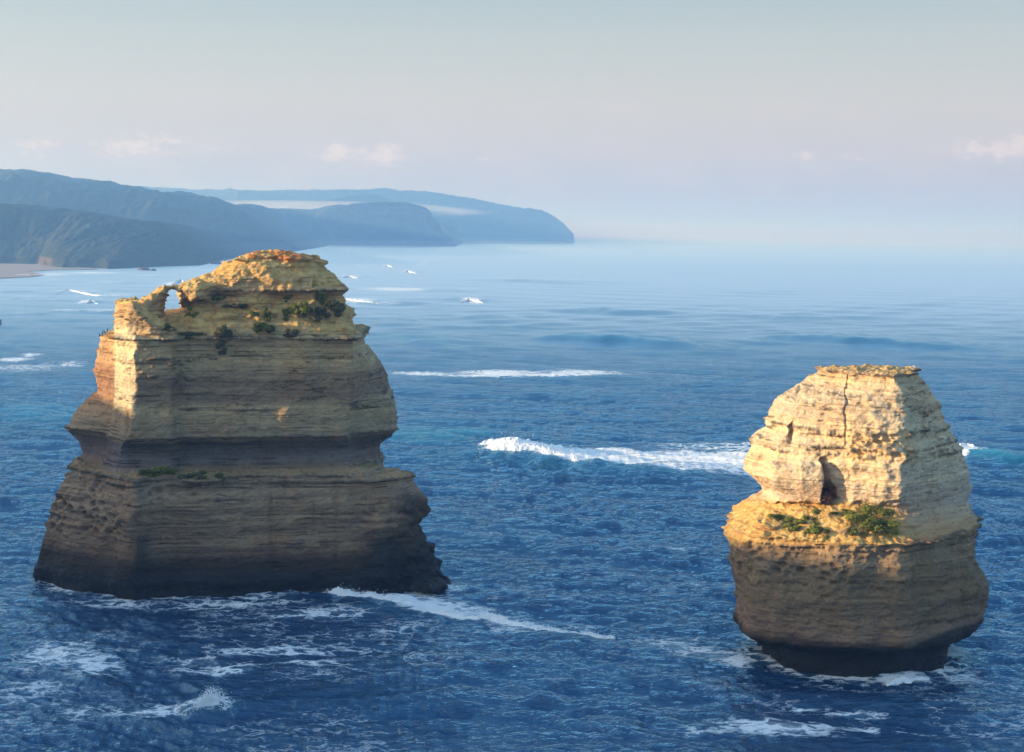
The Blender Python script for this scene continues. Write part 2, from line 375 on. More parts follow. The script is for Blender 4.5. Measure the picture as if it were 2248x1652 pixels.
def strata(co, no, f, ledges, zone, seed, pits, rough=None, amp=1.0):
    x, y, z = co.T; s = seed
    n = smooth_n(no, f, 5)
    nh = n.copy(); nh[:, 2] *= .25
    steep = 1 - np.clip(np.abs(n[:, 2]) * 1.05, 0, 1) ** 2
    big = fbm(x / 13 + s, y / 13, z / 11, 4)
    d = .9 * big * (1 - .55 * np.abs(n[:, 2]))
    wz = z + .5 * fbm(x / 16 + 3, y / 16, s, 3)
    # fine beds: many thin courses of uneven strength along the face
    beds = np.zeros(len(z))
    for wl_, a in ((2.6, .13), (1.3, .11), (.75, .09)):
        m = .5 + .8 * noise(x / 9 + wl_, y / 9, wz / 3 + s)
        beds += a * np.clip(m, 0, 1.3) * noise(wz * 0 + s * 3 + wl_, wz * 0, wz / wl_)
    d += beds * 1.3 * steep
    # vertical gullies
    d += .8 * steep * noise(x / 4.5 + s, y / 4.5, z / 26) + .22 * steep * noise(x / 1.9, y / 1.9 + s, z / 17)
    d += (.30 if s < 5 else .20) * fbm(x / 2.6, y / 2.6, z / 1.7 + s, 4, .6) - .5 * np.abs(fbm(x / 7 + s, y / 7, z / 6, 3))
    crust = np.zeros(len(z))
    jag = fbm(x / 1.5 + s, y / 1.5, z / 4, 4, .7) * 1.5
    for zl, a, th, mod in ledges:
        wv = .35 * noise(x / 7 + zl, y / 7, s) + .16 * noise(x / 1.6, y / 1.6 + zl, s)
        e = np.exp(-(np.abs(z + wv - zl) / th) ** 2.2)
        m = np.clip(mod + .9 * noise(x / 6 + zl, y / 6 + s, .3) + .8 * jag, 0, 1.4)
        d += 1.25 * a * e * m * steep
        under = np.exp(-((z + wv - zl + th * 2.0) / (th * 1.5)) ** 2)
        d -= .35 * a * under * m * steep
        crust = np.maximum(crust, np.clip(e * m * 1.3, 0, 1))
    # small crusty knobs scattered along some beds
    kn = fbm(x / 1.7, y / 1.7, z / .55 + s, 3, .6); kz = sstep(.0, .45, noise(x / 11 + 5, y / 11, wz / 2.2 + s))
    kk = sstep(.28, .62, kn) * kz * zone['knob'](z)
    d += .75 * kk * steep; crust = np.maximum(crust, kk * .9)
    if pits is not None:
        w = pits(co); idx = w > .02; wv = np.zeros(len(z))
        wv[idx] = worley(x[idx] / 1.7, y[idx] / 1.7, z[idx] / 1.15)
        pit = sstep(.55, .15, wv) * idx * w * sstep(-.35, .25, noise(x / 5, y / 5, z / 4 + s))
        d -= .95 * pit; d += .35 * w * sstep(.5, .8, wv) * idx
        crust = np.maximum(crust, pit * .55)
    d += .13 * fbm(x / .8, y / .8, z / .5, 2)
    if rough is not None:
        rw = rough(co, n); d += rw * (1.3 * fbm(x / 5 + 2, y / 5, z / 4, 3) + .5 * fbm(x / 1.8, y / 1.8, z / 1.3, 3, .6))
    co = co + nh * (d * amp)[:, None]
    co[:, 2] += np.abs(n[:, 2]) ** 2 * (.5 * fbm(x / 2.5, y / 2.5, s, 4, .6) + .25 * fbm(x / .9, y / .9, s, 2))
    return co, np.clip(crust, 0, 1)

U, V = proj(coL)
ledL = [(zL(1043), .9, .30, .5), (zL(1057), .7, .28, .6), (zL(964), .55, .25, .5), (zL(903), .55, .35, .15), (zL(895), .4, .25, .0), (zL(745), 1.0, .32, .7), (zL(737), .5, .3, .2), (zL(838), .25, .25, .1), (zL(878), .3, .3, .1), (zL(790), .35, .3, -.05), (zL(640), .5, .4, .3), (zL(668), .5, .4, .2), (zL(575), .6, .4, .3), (zL(1092), .3, .3, -.1), (zL(1130), .3, .3, -.2), (zL(1265), .4, .5, .2), (zL(700), .4, .3, .1)]
def pitL(co):
    U, V = proj(co)
    a = sstep(330, 250, U) * sstep(1055, 1075, V) * sstep(1230, 1140, V)
    b = .55 * sstep(1055, 1070, V) * sstep(1120, 1085, V) * sstep(560, 430, U)
    return np.maximum(a, b)
zoneL = {'knob': lambda z: np.clip(.25 + .8 * sstep(zL(960), zL(800), z) - .8 * sstep(zL(960), zL(1030), z) * 0, 0, 1) * (1 - .7 * sstep(zL(975), zL(1000), z) * sstep(zL(1040), zL(1025), z))}
co, crust = strata(coL, noL, fL, ledL, zoneL, 2.3, pitL, lambda c, n: np.maximum(sstep(zL(742), zL(725), c[:, 2]) * (1 - .85 * (proj(c)[0] < 402)), (lambda U, V: 1.3 * sstep(740, 830, U) * sstep(1080, 1130, V))(*proj(c))))
U, V = proj(co); x, y, z = co.T
flat = smooth_n(noL, fL, 3)[:, 2]
soil = np.clip(.9 * sstep(zL(742), zL(728), z) * sstep(.25, .7, flat + .35 * fbm(x / 3, y / 3, z / 3)) + .3 * sstep(.8, .95, flat) * sstep(zL(1100), zL(1050), z), 0, 1)
soil = np.maximum(soil, .5 * sstep(zL(735), zL(720), z) * sstep(-.1, .35, fbm(x / 6, y / 6, z / 3 + 4)))
slab = sstep(252, 246, U) * sstep(940, 880, V) * sstep(720, 740, V)
rust = np.clip(sstep(zL(580), zL(566), z) * sstep(-.3, .2, fbm(x / 4 + 9, y / 4, z / 2)), 0, 1) * .9
rust = np.maximum(rust, slab * .45 * (.7 + .3 * fbm(x / 2, y / 2, z / 2)))
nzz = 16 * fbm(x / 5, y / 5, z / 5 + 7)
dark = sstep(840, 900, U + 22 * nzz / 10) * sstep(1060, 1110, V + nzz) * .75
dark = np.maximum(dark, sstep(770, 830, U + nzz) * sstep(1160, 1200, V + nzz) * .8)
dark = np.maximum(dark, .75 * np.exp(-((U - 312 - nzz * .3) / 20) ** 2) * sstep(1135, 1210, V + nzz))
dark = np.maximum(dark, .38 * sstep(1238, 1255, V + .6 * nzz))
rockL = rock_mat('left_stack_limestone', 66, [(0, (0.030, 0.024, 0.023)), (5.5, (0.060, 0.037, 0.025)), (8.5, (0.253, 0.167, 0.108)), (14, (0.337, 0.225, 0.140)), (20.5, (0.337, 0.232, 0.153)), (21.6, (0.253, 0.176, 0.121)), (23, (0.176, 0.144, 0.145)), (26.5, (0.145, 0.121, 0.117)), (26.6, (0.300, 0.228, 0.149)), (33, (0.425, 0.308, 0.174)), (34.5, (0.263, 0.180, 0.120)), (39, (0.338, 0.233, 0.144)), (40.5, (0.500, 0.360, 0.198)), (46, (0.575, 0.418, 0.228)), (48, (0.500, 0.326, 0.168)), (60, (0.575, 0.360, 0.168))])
stackL = mesh_np('sea_stack', co, fL, rockL, attrs={'lit_tint': .6 * sstep(249, 254, U) * sstep(300, 294, U) * sstep(690, 730, V + .4 * nzz) * sstep(908, 893, V + .4 * nzz), 'crust': crust, 'soil': soil, 'rust': rust, 'dark': np.clip(dark, 0, 1)})  # sunlit pillar strip lightened in colour, down to the cliff's shadow line
tag(stackL, 'taller limestone sea stack on the left with a small natural arch near its top', 'sea stack', 'limestone sea stacks')

# ======== the shorter stack on the right ========
RL = sil([(1800, 808), (1799, 812), (1804, 825), (1790, 847), (1773, 864), (1739, 881), (1717, 895), (1694, 921), (1684, 938), (1683, 966), (1677, 972), (1653, 985), (1661, 994), (1654, 1022), (1643, 1056), (1660, 1076), (1677, 1093), (1688, 1113), (1657, 1130), (1632, 1147), (1609, 1164), (1613, 1178), (1598, 1185), (1612, 1202), (1612, 1234), (1614, 1265), (1619, 1332), (1620, 1403), (1648, 1420), (1676, 1430), (1672, 1438), (1682, 1453), (1690, 1550)])
RR = sil([(2000, 815), (2009, 822), (2004, 829), (2021, 838), (2031, 853), (2044, 876), (2065, 910), (2078, 949), (2095, 972), (2121, 1005), (2112, 1009), (2120, 1023), (2129, 1045), (2131, 1087), (2125, 1116), (2144, 1150), (2143, 1180), (2158, 1184), (2148, 1206), (2146, 1239), (2158, 1272), (2161, 1312), (2150, 1366), (2131, 1393), (2098, 1403), (2084, 1417), (2079, 1447), (2080, 1550)])
YR0 = 206.0
zR = lambda py: at(1880, py, float(np.interp(py, [812, 900, 1000, 1110, 1185], [219, 213, 210, 208, 206])))[2]
def lvR(py, sb, kind):
    z = zR(py); l = RL(row(1700, 213, z)); r = RR(row(2120, 216, z))
    if kind == 'low':
        pts = [(l, 214 + sb), (l + 30, 209.5 + sb), (1740, 206 + sb), (1850, 204 + sb), (1915, 203.4 + sb), (1980, 203.8 + sb), (2070, 207.3 + sb), (r - 14, 211.5 + sb), (r, 216 + sb)]
    elif kind == 'apron':
        pts = [(l, 214 + sb), (l + 40, 209.5 + sb * 1), (1760, 206.5 + sb), (1850, 204.8 + sb), (1925, 204.3 + sb), (1985, 205.4 + sb), (2070, 209 + sb), (r - 12, 213 + sb), (r, 218 + sb)]
    else:
        a = float(np.interp(py, [812, 850, 900, 1000, 1110], [1965, 1972, 1976, 1981, 1975]))
        t = (a - l)
        q = sb if py > 900 else sb * .45 + 2.6
        pts = [(l, 217 + q), (l + .13 * t, 212.4 + sb), (l + .34 * t, 209.6 + sb), (l + .6 * t, 207.4 + sb), (l + .8 * t, 205.2 + sb), (a - 4, 204.0 + sb), (a + 8, 204.3 + sb), ((a + r) / 2 + 10, 209.5 + q), (r, 217 + q)]
    bk = float(np.interp(py, [810, 835, 900, 1000, 1100], [226, 227.5, 230, 232, 234]))
    return (py, pts, [(x_at(r, 218, z) - .6, min((219 + sb + bk) / 2, bk - .5)), (x_at((l + r) / 2, 220, z) + 4, bk), (x_at((l + r) / 2, 220, z) - 5, bk - 1), (x_at(l, 218, z) + 1, min((219 + sb + bk) / 2, bk - .5))])
low = [lvR(py, sb, 'low') for py, sb in [(1540, 3.2), (1470, 3.0), (1455, 3.2), (1440, 3.4), (1431, 2.6), (1424, .9), (1415, .3), (1402, -.1), (1366, 0), (1332, .1), (1300, .4), (1272, .5), (1239, .4), (1210, .7), (1196, .3), (1188, -.2), (1183, .2)]]
apr = [lvR(py, sb, 'apron') for py, sb in [(1200, 0), (1186, -.4), (1180, .2), (1172, 1.0), (1160, 2.2), (1147, 3.4), (1135, 4.6), (1122, 6), (1105, 8)]]
top = [lvR(py, sb, 'top') for py, sb in [(1190, 6.6), (1150, 6.0), (1135, 5.8), (1120, 5.6), (1108, 4.6), (1090, 4.0), (1070, 3.6), (1050, 3.5), (1022, 3.6), (1006, 3.9), (996, 4.0), (985, 3.9), (970, 4.4), (949, 4.8), (925, 5.2), (905, 5.8), (890, 6.5), (876, 7.0), (858, 8.0), (846, 8.6), (832, 9.1), (825, 9.2), (817, 8.7), (812, 9.4)]]
def box_px(x0, x1, y0, y1, Y0, Y1, rot=0):
    v = []
    for Y in (Y0, Y1):
        for (px, py) in ((x0, y1), (x1, y1), (x1, y0), (x0, y0)): v.append(list(at(px, py, Y)))
    return v, [[0, 1, 2, 3], [5, 4, 7, 6], [4, 0, 3, 7], [1, 5, 6, 2], [3, 2, 6, 7], [4, 5, 1, 0]]
partsR = [loft(low, zR), loft(apr, zR), loft(top, zR),
          blob(1960, 1150, 212, 70, 30, 5), blob(1850, 1160, 207.6, 30, 12, 2), blob(1690, 1150, 211.5, 40, 12, 3)]
coR, noR, fR = remesh(partsR, .15)
coR = relax(coR, fR, 3)
U, V = proj(coR); n5 = smooth_n(noR, fR, 4)
# carve the alcove, the notch and the long vertical crack into the lit face
front = sstep(225, 218, coR[:, 1])
U = U + 9 * fbm(coR[:, 0] / 3, coR[:, 2] / 3, 1.0, 3); V = V + 9 * fbm(coR[:, 0] / 3, coR[:, 2] / 3, 8.0, 3)
dep = 3.0 * sstep(1797, 1806, U) * np.clip((1858 - U - (V - 1080) * -.25) / 48, 0, 1) * sstep(1006, 1016, V) * sstep(1118, 1104, V)
dep += .5 * np.exp(-((U - 1861 + 1.5 * np.sin(V / 23)) / 3) ** 2) * sstep(820, 830, V) * sstep(1000, 980, V)
dep += 2.0 * sstep(1722, 1737, U) * sstep(1743, 1738, U - (V - 950) * -.08) * sstep(925, 940, V) * sstep(985, 965, V)
dep += 1.0 * sstep(1097, 1103, V) * sstep(1116, 1108, V) * sstep(1700, 1712, U) * sstep(1806, 1796, U)
dep -= 1.9 * sstep(1690, 1700, U) * sstep(1806, 1802, U) * sstep(1012, 1022, V) * sstep(1108, 1100, V)
dep -= .8 * sstep(1862, 1868, U) * sstep(960, 1000, V) * sstep(1112, 1100, V) * sstep(1990, 1975, U)
coR[:, 1] += dep * front
pitR = lambda co: (lambda U, V: .9 * sstep(1188, 1200, V) * sstep(1290, 1250, V) * sstep(1990, 1900, U) + .25 * sstep(1270, 1285, V) * sstep(1390, 1340, V) + .45 * sstep(985, 960, V) * sstep(830, 880, V) * sstep(1850, 1900, U) + .3 * sstep(1010, 1020, V) * sstep(1110, 1090, V) * sstep(1990, 1960, U))(*proj(co))
ledR = [(zR(815), 1.3, .4, .6), (zR(826), .3, .25, .0), (zR(845), .7, .25, .15), (zR(858), .5, .2, .1), (zR(872), .9, .28, .1), (zR(890), .5, .22, -.1), (zR(908), .4, .2, -.2), (zR(948), .5, .25, .2), (zR(955), .8, .28, .1), (zR(986), .8, .22, .5), (zR(996), .9, .25, .0), (zR(1006), .7, .3, .2), (zR(1028), .5, .3, -.25), (zR(1184), 1.0, .25, .7), (zR(1192), .6, .22, .3), (zR(1204), .7, .25, .4), (zR(1215), .4, .22, .0), (zR(1268), .45, .3, .1), (zR(1285), .35, .3, -.1), (zR(1335), .3, .3, 0), (zR(1365), .4, .4, .2), (zR(1090), .25, .15, .2), (zR(930), .3, .2, -.2)]
zoneR = {'knob': lambda z: .35 + .9 * sstep(zR(1010), zR(950), z) - .2 * sstep(zR(1180), zR(1200), z)}
co, crust = strata(coR, noR, fR, ledR, zoneR, 8.1, pitR, lambda c, n: .45 * sstep(.3, .6, n[:, 2]) * sstep(zR(1200), zR(1180), c[:, 2]))
U, V = proj(co); x, y, z = co.T
# honeycombed crust band in the middle of the face
hb = sstep(940, 952, V) * sstep(1016, 1004, V) * sstep(1840, 1880, U) * sstep(2030, 1985, U)
wv = np.ones(len(z)); ii = hb > .02; wv[ii] = worley(x[ii] / 1.5 + z[ii] * .5, y[ii] / 1.5, z[ii] / .8)
rid = sstep(.42, .62, wv) * hb * sstep(-.35, .1, fbm(x / 4, y / 4, z / 3 + 3))
co += n5 * np.array([1, 1, .2]) * (.8 * rid - .35 * hb * sstep(.5, .2, wv))[:, None]; crust = np.maximum(crust, rid * .8)
flat = n5[:, 2]
soil = np.clip(sstep(.3, .6, flat + .2 * fbm(x / 2, y / 2, z / 2)) * sstep(1090, 1110, V) * sstep(1215, 1195, V) * sstep(2010, 1960, U), 0, 1)
soil = np.maximum(soil, .75 * sstep(1165, 1180, V) * sstep(1203, 1190, V) * sstep(1990, 1950, U))
soil = np.maximum(soil, .6 * sstep(.5, .8, flat) * sstep(840, 825, V))
soil = np.maximum(soil, .35 * hb * (1 - rid))
nzz = 14 * fbm(x / 5, y / 5, z / 5 + 7)
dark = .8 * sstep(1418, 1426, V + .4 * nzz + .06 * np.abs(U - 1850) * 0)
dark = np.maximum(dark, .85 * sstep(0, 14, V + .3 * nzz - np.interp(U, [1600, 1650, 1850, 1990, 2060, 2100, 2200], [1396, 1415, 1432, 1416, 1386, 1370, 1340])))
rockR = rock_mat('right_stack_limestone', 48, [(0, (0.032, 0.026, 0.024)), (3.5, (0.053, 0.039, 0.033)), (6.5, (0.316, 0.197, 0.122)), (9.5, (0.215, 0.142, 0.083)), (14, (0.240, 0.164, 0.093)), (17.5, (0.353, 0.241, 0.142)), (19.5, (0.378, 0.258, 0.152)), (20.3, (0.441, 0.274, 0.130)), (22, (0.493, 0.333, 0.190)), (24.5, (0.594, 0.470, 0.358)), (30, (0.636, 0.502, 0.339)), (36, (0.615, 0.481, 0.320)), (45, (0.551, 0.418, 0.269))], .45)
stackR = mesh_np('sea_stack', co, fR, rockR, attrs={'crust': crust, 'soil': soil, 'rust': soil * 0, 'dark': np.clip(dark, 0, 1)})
tag(stackR, 'shorter sunlit limestone sea stack on the right with a flat top and undercut base', 'sea stack', 'limestone sea stacks')
_dg = bpy.context.evaluated_depsgraph_get()
bvh = [BVHTree.FromObject(stackL, _dg), BVHTree.FromObject(stackR, _dg)]
def hit(px, py):
    d = Vector(ray(px, py)).normalized(); best = None
    for b in bvh:
        loc, nrm, i, dist = b.ray_cast(Vector((0, 0, H)), d)
        if loc is not None and (best is None or dist < best[2]): best = (loc, nrm, dist)
    return best

# ---------------------------------------------------------------- bushes
def leaf_mat(name, c0, c1):
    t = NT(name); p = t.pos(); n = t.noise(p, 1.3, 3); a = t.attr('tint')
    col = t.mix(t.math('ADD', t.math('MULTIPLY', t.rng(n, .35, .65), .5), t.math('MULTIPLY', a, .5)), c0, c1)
    b = t.bsdf(col, .7, Specular_IOR_Level=.2); tr = t.n('ShaderNodeBsdfTranslucent'); t.set(tr.inputs[0], col)
    m = t.n('ShaderNodeMixShader'); m.inputs[0].default_value = .2; t.l(b, m.inputs[1]); t.l(tr.outputs[0], m.inputs[2]); return t.done(m.outputs[0])
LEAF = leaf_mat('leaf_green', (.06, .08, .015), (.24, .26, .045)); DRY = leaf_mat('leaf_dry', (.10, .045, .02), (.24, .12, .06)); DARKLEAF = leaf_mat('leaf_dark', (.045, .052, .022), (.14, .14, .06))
tw = NT('twig_brown'); TWIG = tw.done(tw.bsdf((.10, .07, .05), .9))
def bush(px, py, rx, rz, mat, label, n=None, hang=0.0):
    h = hit(px, py + rz * .35)
    if h is None: return
    c, nr, dist = h; s = dist / F; ax, az_ = rx * s, rz * s; ay = min(ax, az_) * .9 + .25
    root = bpy.data.objects.new('bush', None); COL.objects.link(root); root.location = c; tag(root, label, 'bush', 'bushes growing on the sea stacks')
    n = n or int(min(5200, 260 * (ax * az_) / .25 + 500)); L = .17
    k = max(4, int(5 + ax * az_ * 1.2)); cc = rng.normal(size=(k, 3)) * .55 ; cc /= np.maximum(1, np.linalg.norm(cc, axis=1) / .85)[:, None]
    rad = rng.uniform(.18, .46, k); w = rng.integers(0, k, n)
    d = rng.normal(size=(n, 3)); d /= np.linalg.norm(d, axis=1)[:, None]
    P = cc[w] + d * (rad[w] * np.clip(rng.normal(.85, .28, n), .1, 1.7))[:, None] * np.array([1, 1, .8])
    off = np.array([nr.x, nr.y, 0]) * ay * .45
    P = P * np.array([ax, ay, az_]) + off + np.array([0, 0, az_ * .35 * 1])
    t1 = rng.normal(size=(n, 3)); t1 /= np.linalg.norm(t1, axis=1)[:, None]; t2 = np.cross(t1, d); t2 /= np.linalg.norm(t2, axis=1)[:, None] + 1e-6
    sc = rng.uniform(.6, 1.25, n)[:, None] * L
    v = np.stack([P - t1 * sc, P + t2 * sc * .5, P + t1 * sc, P - t2 * sc * .5], 1).reshape(-1, 3)
    f = np.arange(n * 4).reshape(-1, 4)
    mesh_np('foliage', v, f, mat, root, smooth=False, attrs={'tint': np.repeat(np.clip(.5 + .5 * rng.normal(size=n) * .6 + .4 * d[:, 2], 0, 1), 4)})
    sv_, sf = [], []
    for q in range(min(9, k + 2)):
        tip = (cc[q % k] * .9 + rng.normal(size=3) * .12) * np.array([ax, ay, az_]) + off + np.array([0, 0, az_ * .3]); base = rng.normal(size=3) * .1 - np.array([nr.x, nr.y, 0]) * .3
        a = tip - base; u_ = np.cross(a, [.3, .2, 1]); u_ /= np.linalg.norm(u_) + 1e-6; w_ = np.cross(a, u_); w_ /= np.linalg.norm(w_) + 1e-6
        b0 = len(sv_)
        for (pt, r_) in ((base, .07), ((base + tip) / 2 + rng.normal(size=3) * .08, .045), (tip, .02)):
            for g in range(5): sv_.append(pt + r_ * (math.cos(g * 1.2566) * u_ + math.sin(g * 1.2566) * w_))
        for rr in (0, 5):
            for g in range(5): sf.append([b0 + rr + g, b0 + rr + (g + 1) % 5, b0 + rr + 5 + (g + 1) % 5, b0 + rr + 5 + g])
    mesh_np('stem', sv_, sf, TWIG, root)
BU = [
 (702, 636, 17, 27, LEAF, 'tall rounded green bush high on the right shoulder of the taller stack'),
 (637, 653, 12, 10, LEAF, 'small bright bush upper left neighbour of the paired bushes on the crown'),
 (660, 672, 20, 20, LEAF, 'large green bush in the middle of the crown slope of the taller stack'),
 (703, 684, 18, 17, DARKLEAF, 'dark spreading bush directly below the tall rounded bush'),
 (732, 678, 20, 16, DARKLEAF, 'dark bush at the right rim of the crown of the taller stack'),
 (584, 692, 8, 18, LEAF, 'narrow upright bush trailing down above the round bright bush'),
 (571, 722, 14, 12, LEAF, 'round bright green bush sitting just above the dark ledge line of the taller stack'),
 (590, 724, 9, 11, DARKLEAF, 'small darker bush hugging the right side of the round bright bush'),
 (562, 688, 9, 9, LEAF, 'small bush left of the narrow upright bush'),
 (626, 692, 10, 10, LEAF, 'small bush alone below the largest crown bush'),
 (478, 652, 26, 8, LEAF, 'low green mat under the overhang on the left of the crown'),
 (520, 674, 18, 6, DARKLEAF, 'dark low shrub on the crown right of the low green mat'),
 (494, 726, 15, 20, DARKLEAF, 'dark bush hanging over the ledge line of the taller stack'),
 (488, 762, 9, 14, DARKLEAF, 'dark trailing bush on the bare face below the ledge line'),
 (632, 732, 10, 8, DARKLEAF, 'left of two small dark bushes on the ledge line near the right shoulder'),
 (651, 736, 12, 8, DARKLEAF, 'right of two small dark bushes on the ledge line near the right shoulder'),
 (418, 688, 12, 11, LEAF, 'small bush on the saddle right of the natural arch'),
 (365, 722, 14, 9, DARKLEAF, 'small scrubby bush on the ledge below the natural arch'),
 (422, 736, 20, 6, DARKLEAF, 'flat dark shrub along the ledge below the saddle'),
 (318, 1040, 26, 8, LEAF, 'bright green ground bush on the left end of the broad middle shelf'),
 (358, 1036, 28, 12, LEAF, 'widest green bush on the broad middle shelf of the taller stack'),
 (412, 1044, 17, 9, DARKLEAF, 'dark scrub bush right of the widest shelf bush'),
 (441, 1046, 14, 9, DARKLEAF, 'dark scrub bush in the middle of the broad middle shelf'),
 (484, 1048, 14, 7, DARKLEAF, 'dark scrub bush farthest along the broad middle shelf towards the right'),
 (1708, 1138, 22, 9, LEAF, 'leftmost green bush on the yellow slope of the shorter stack'),
 (1752, 1146, 20, 10, LEAF, 'green bush left of centre on the yellow slope'),
 (1783, 1136, 18, 14, LEAF, 'green bush below the shadowed alcove of the shorter stack'),
 (1740, 1160, 18, 9, LEAF, 'low green bush under the left of centre bush on the yellow slope'),
 (1801, 1170, 20, 13, LEAF, 'green bush lowest on the yellow slope near its ledge'),
 (1918, 1144, 40, 26, LEAF, 'largest green bush on the right half of the yellow slope'),
 (1935, 1160, 25, 17, LEAF, 'green bush at the right foot of the largest slope bush'),
 (1880, 1170, 14, 8, LEAF, 'small green bush at the left foot of the largest slope bush'),
 (1852, 1126, 20, 6, LEAF, 'low green bush at the top of the yellow slope right of the alcove'),
 (1828, 1076, 20, 26, DRY, 'dry reddish brown bush standing in the shadowed alcove'),
]
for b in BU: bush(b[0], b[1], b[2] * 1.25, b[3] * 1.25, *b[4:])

# ---------------------------------------------------------------- sea
YN = 2900.0
dep_n = np.linspace(math.atan(H / 125), math.atan(H / YN), 880); Yr = H / np.tan(dep_n)
Yr = np.concatenate([[-400, -100, 0, 60, 100], Yr, np.geomspace(YN * 1.012, 9000, 120), np.geomspace(9300, 60000, 40)])
uc = np.concatenate([-np.geomspace(12, 1.06, 14), np.linspace(-1, 1, 1300), np.geomspace(1.06, 12, 14)])
halfw = np.maximum(.40 * np.abs(Yr) + 12, 60)
X = uc[None, :] * halfw[:, None]; Y = np.repeat(Yr[:, None], len(uc), 1)
Z = np.zeros_like(X)
sp_y = np.gradient(Yr)[:, None]; sp_x = np.gradient(uc)[None, :] * halfw[:, None]
fadein = sstep(110, 130, Y)
r2 = np.random.default_rng(3)
gx = np.zeros_like(X)
patch = .75 + .5 * fbm(X / 60, Y / 110, 1.0, 3)
for wlg, amp, nW in [(1.6, .042, 9), (2.4, .070, 10), (3.6, .11, 10), (5.5, .17, 12), (9, .25, 10), (16, .26, 8), (32, .26, 6), (75, .28, 4)]:
    for q in range(nW):
        L_ = wlg * r2.uniform(.75, 1.35); th = R(258) + r2.normal() * (.50 if wlg < 5 else .33 if wlg < 12 else .26 if wlg < 30 else .5)
        kx, ky = 2 * math.pi / L_ * math.cos(th), 2 * math.pi / L_ * math.sin(th)
        ok = np.clip(1.6 - 3.2 * np.abs(sp_y * math.sin(th)) / L_, 0, 1) * np.clip(1.6 - 3.2 * np.abs(sp_x * math.cos(th)) / L_, 0, 1)
        if ok.max() <= 0: continue
        ph = kx * X + ky * Y + r2.uniform(0, 6.28)
        w = np.sin(ph); w = 1 - 2 * np.sqrt(np.abs((1 - w) / 2) + 1e-6) if wlg < 10 else w     # sharper crests
        Z += amp / math.sqrt(nW) * 1.5 * w * ok * (patch if wlg < 12 else 1)
Z *= fadein
# swell ridges and foam placed on the sea surface
foam = np.zeros_like(X); teal = np.zeros_like(X)
def segdist(pts):
    D = np.full(X.shape, 1e9); T = np.zeros_like(X); n = len(pts) - 1
    SG = np.zeros_like(X)
    for i in range(n):
        (ax, ay), (bx, by) = pts[i], pts[i + 1]; dx, dy = bx - ax, by - ay
        t = np.clip(((X - ax) * dx + (Y - ay) * dy) / (dx * dx + dy * dy), 0, 1)
        ex, ey = X - ax - t * dx, Y - ay - t * dy; dd = np.hypot(ex, ey); m = dd < D
        D = np.where(m, dd, D); T = np.where(m, (i + t) / n, T); SG = np.where(m, np.sign(ey), SG)
    return D, T, SG
NZ9 = noise(X / 9, Y / 9, 5)
def ridge(pxs, h, wf, wb, foam_a=0.0, teal_a=0.0, foam_back=None, taper=True):
    pts = [sea(*p) for p in pxs]; D, T, SG = segdist(pts)
    prof = np.where(SG < 0, np.exp(-(D / wf) ** 2), np.exp(-(D / wb) ** 2))
    tp = np.sin(np.pi * np.clip(T, 0, 1)) ** .6 if taper else 1
    e = prof * tp * (1 + .25 * NZ9)
    global Z, foam, teal
    Z = Z + h * e
    if foam_a:
        k = foam_back or wb
        foam = np.maximum(foam, foam_a * tp * np.where(SG < 0, np.exp(-(D / (wf * .6)) ** 2), np.exp(-(D / k) ** 2)))
    if teal_a: teal = np.maximum(teal, teal_a * e)
def area(pxs, a, soft=6.0):
    pts = [sea(*q) for q in pxs]; D, T, SG = segdist(pts + [pts[0]]); ins = np.zeros(X.shape, bool)
    for i in range(len(pts)):
        (x1, y1), (x2, y2) = pts[i], pts[(i + 1) % len(pts)]
        ins ^= ((y1 > Y) != (y2 > Y)) & (X < (x2 - x1) * (Y - y1) / (y2 - y1 + 1e-9) + x1)
    global foam; foam = np.maximum(foam, a * sstep(-soft * .5, soft, np.where(ins, D, -D) + soft * .5 * NZ9))
def pool(px, py, rx, ry, a, soft=1.0):
    cx, cy = sea(px, py); x1, _ = sea(px + rx, py); _, y1 = sea(px, py - ry); _, y2 = sea(px, py + ry)
    q = ((X - cx) / (x1 - cx)) ** 2 + ((Y - cy) / np.where(Y > cy, y1 - cy, y2 - cy)) ** 2
    global foam; foam = np.maximum(foam, a * np.exp(-q * soft))
# big breaker in the middle, its foam running right behind the shorter stack
ridge([(880, 1000), (1040, 1008), (1120, 1006), (1230, 1022), (1400, 1036), (1650, 1046)], 2.6, 7, 16, .0, .25, taper=True)
ridge([(1060, 1004), (1140, 1002), (1250, 1020), (1420, 1034), (1700, 1044)], .6, 5, 14, .95, 0, 30)
area([(1050, 1006), (1130, 1004), (1200, 1014), (1290, 1028), (1400, 1036), (1520, 1041), (1660, 1046), (1760, 1044), (1760, 992), (1560, 986), (1380, 985), (1260, 982), (1160, 972)], .80, 9)
area([(2085, 1010), (2110, 1018), (2150, 1000), (2200, 1000), (2270, 998), (2270, 984), (2100, 976)], 1.05, 3)
for p in [(1600, 980, 200, 10, .7), (1000, 985, 100, 14, .2)]: pool(*p)
ridge([(2000, 1010), (2110, 1000), (2200, 1012), (2330, 1026)], 2.4, 8, 14, 0, .9)
for p in [(2140, 992, 50, 12, .95), (2230, 990, 60, 6, .85)]: pool(*p)
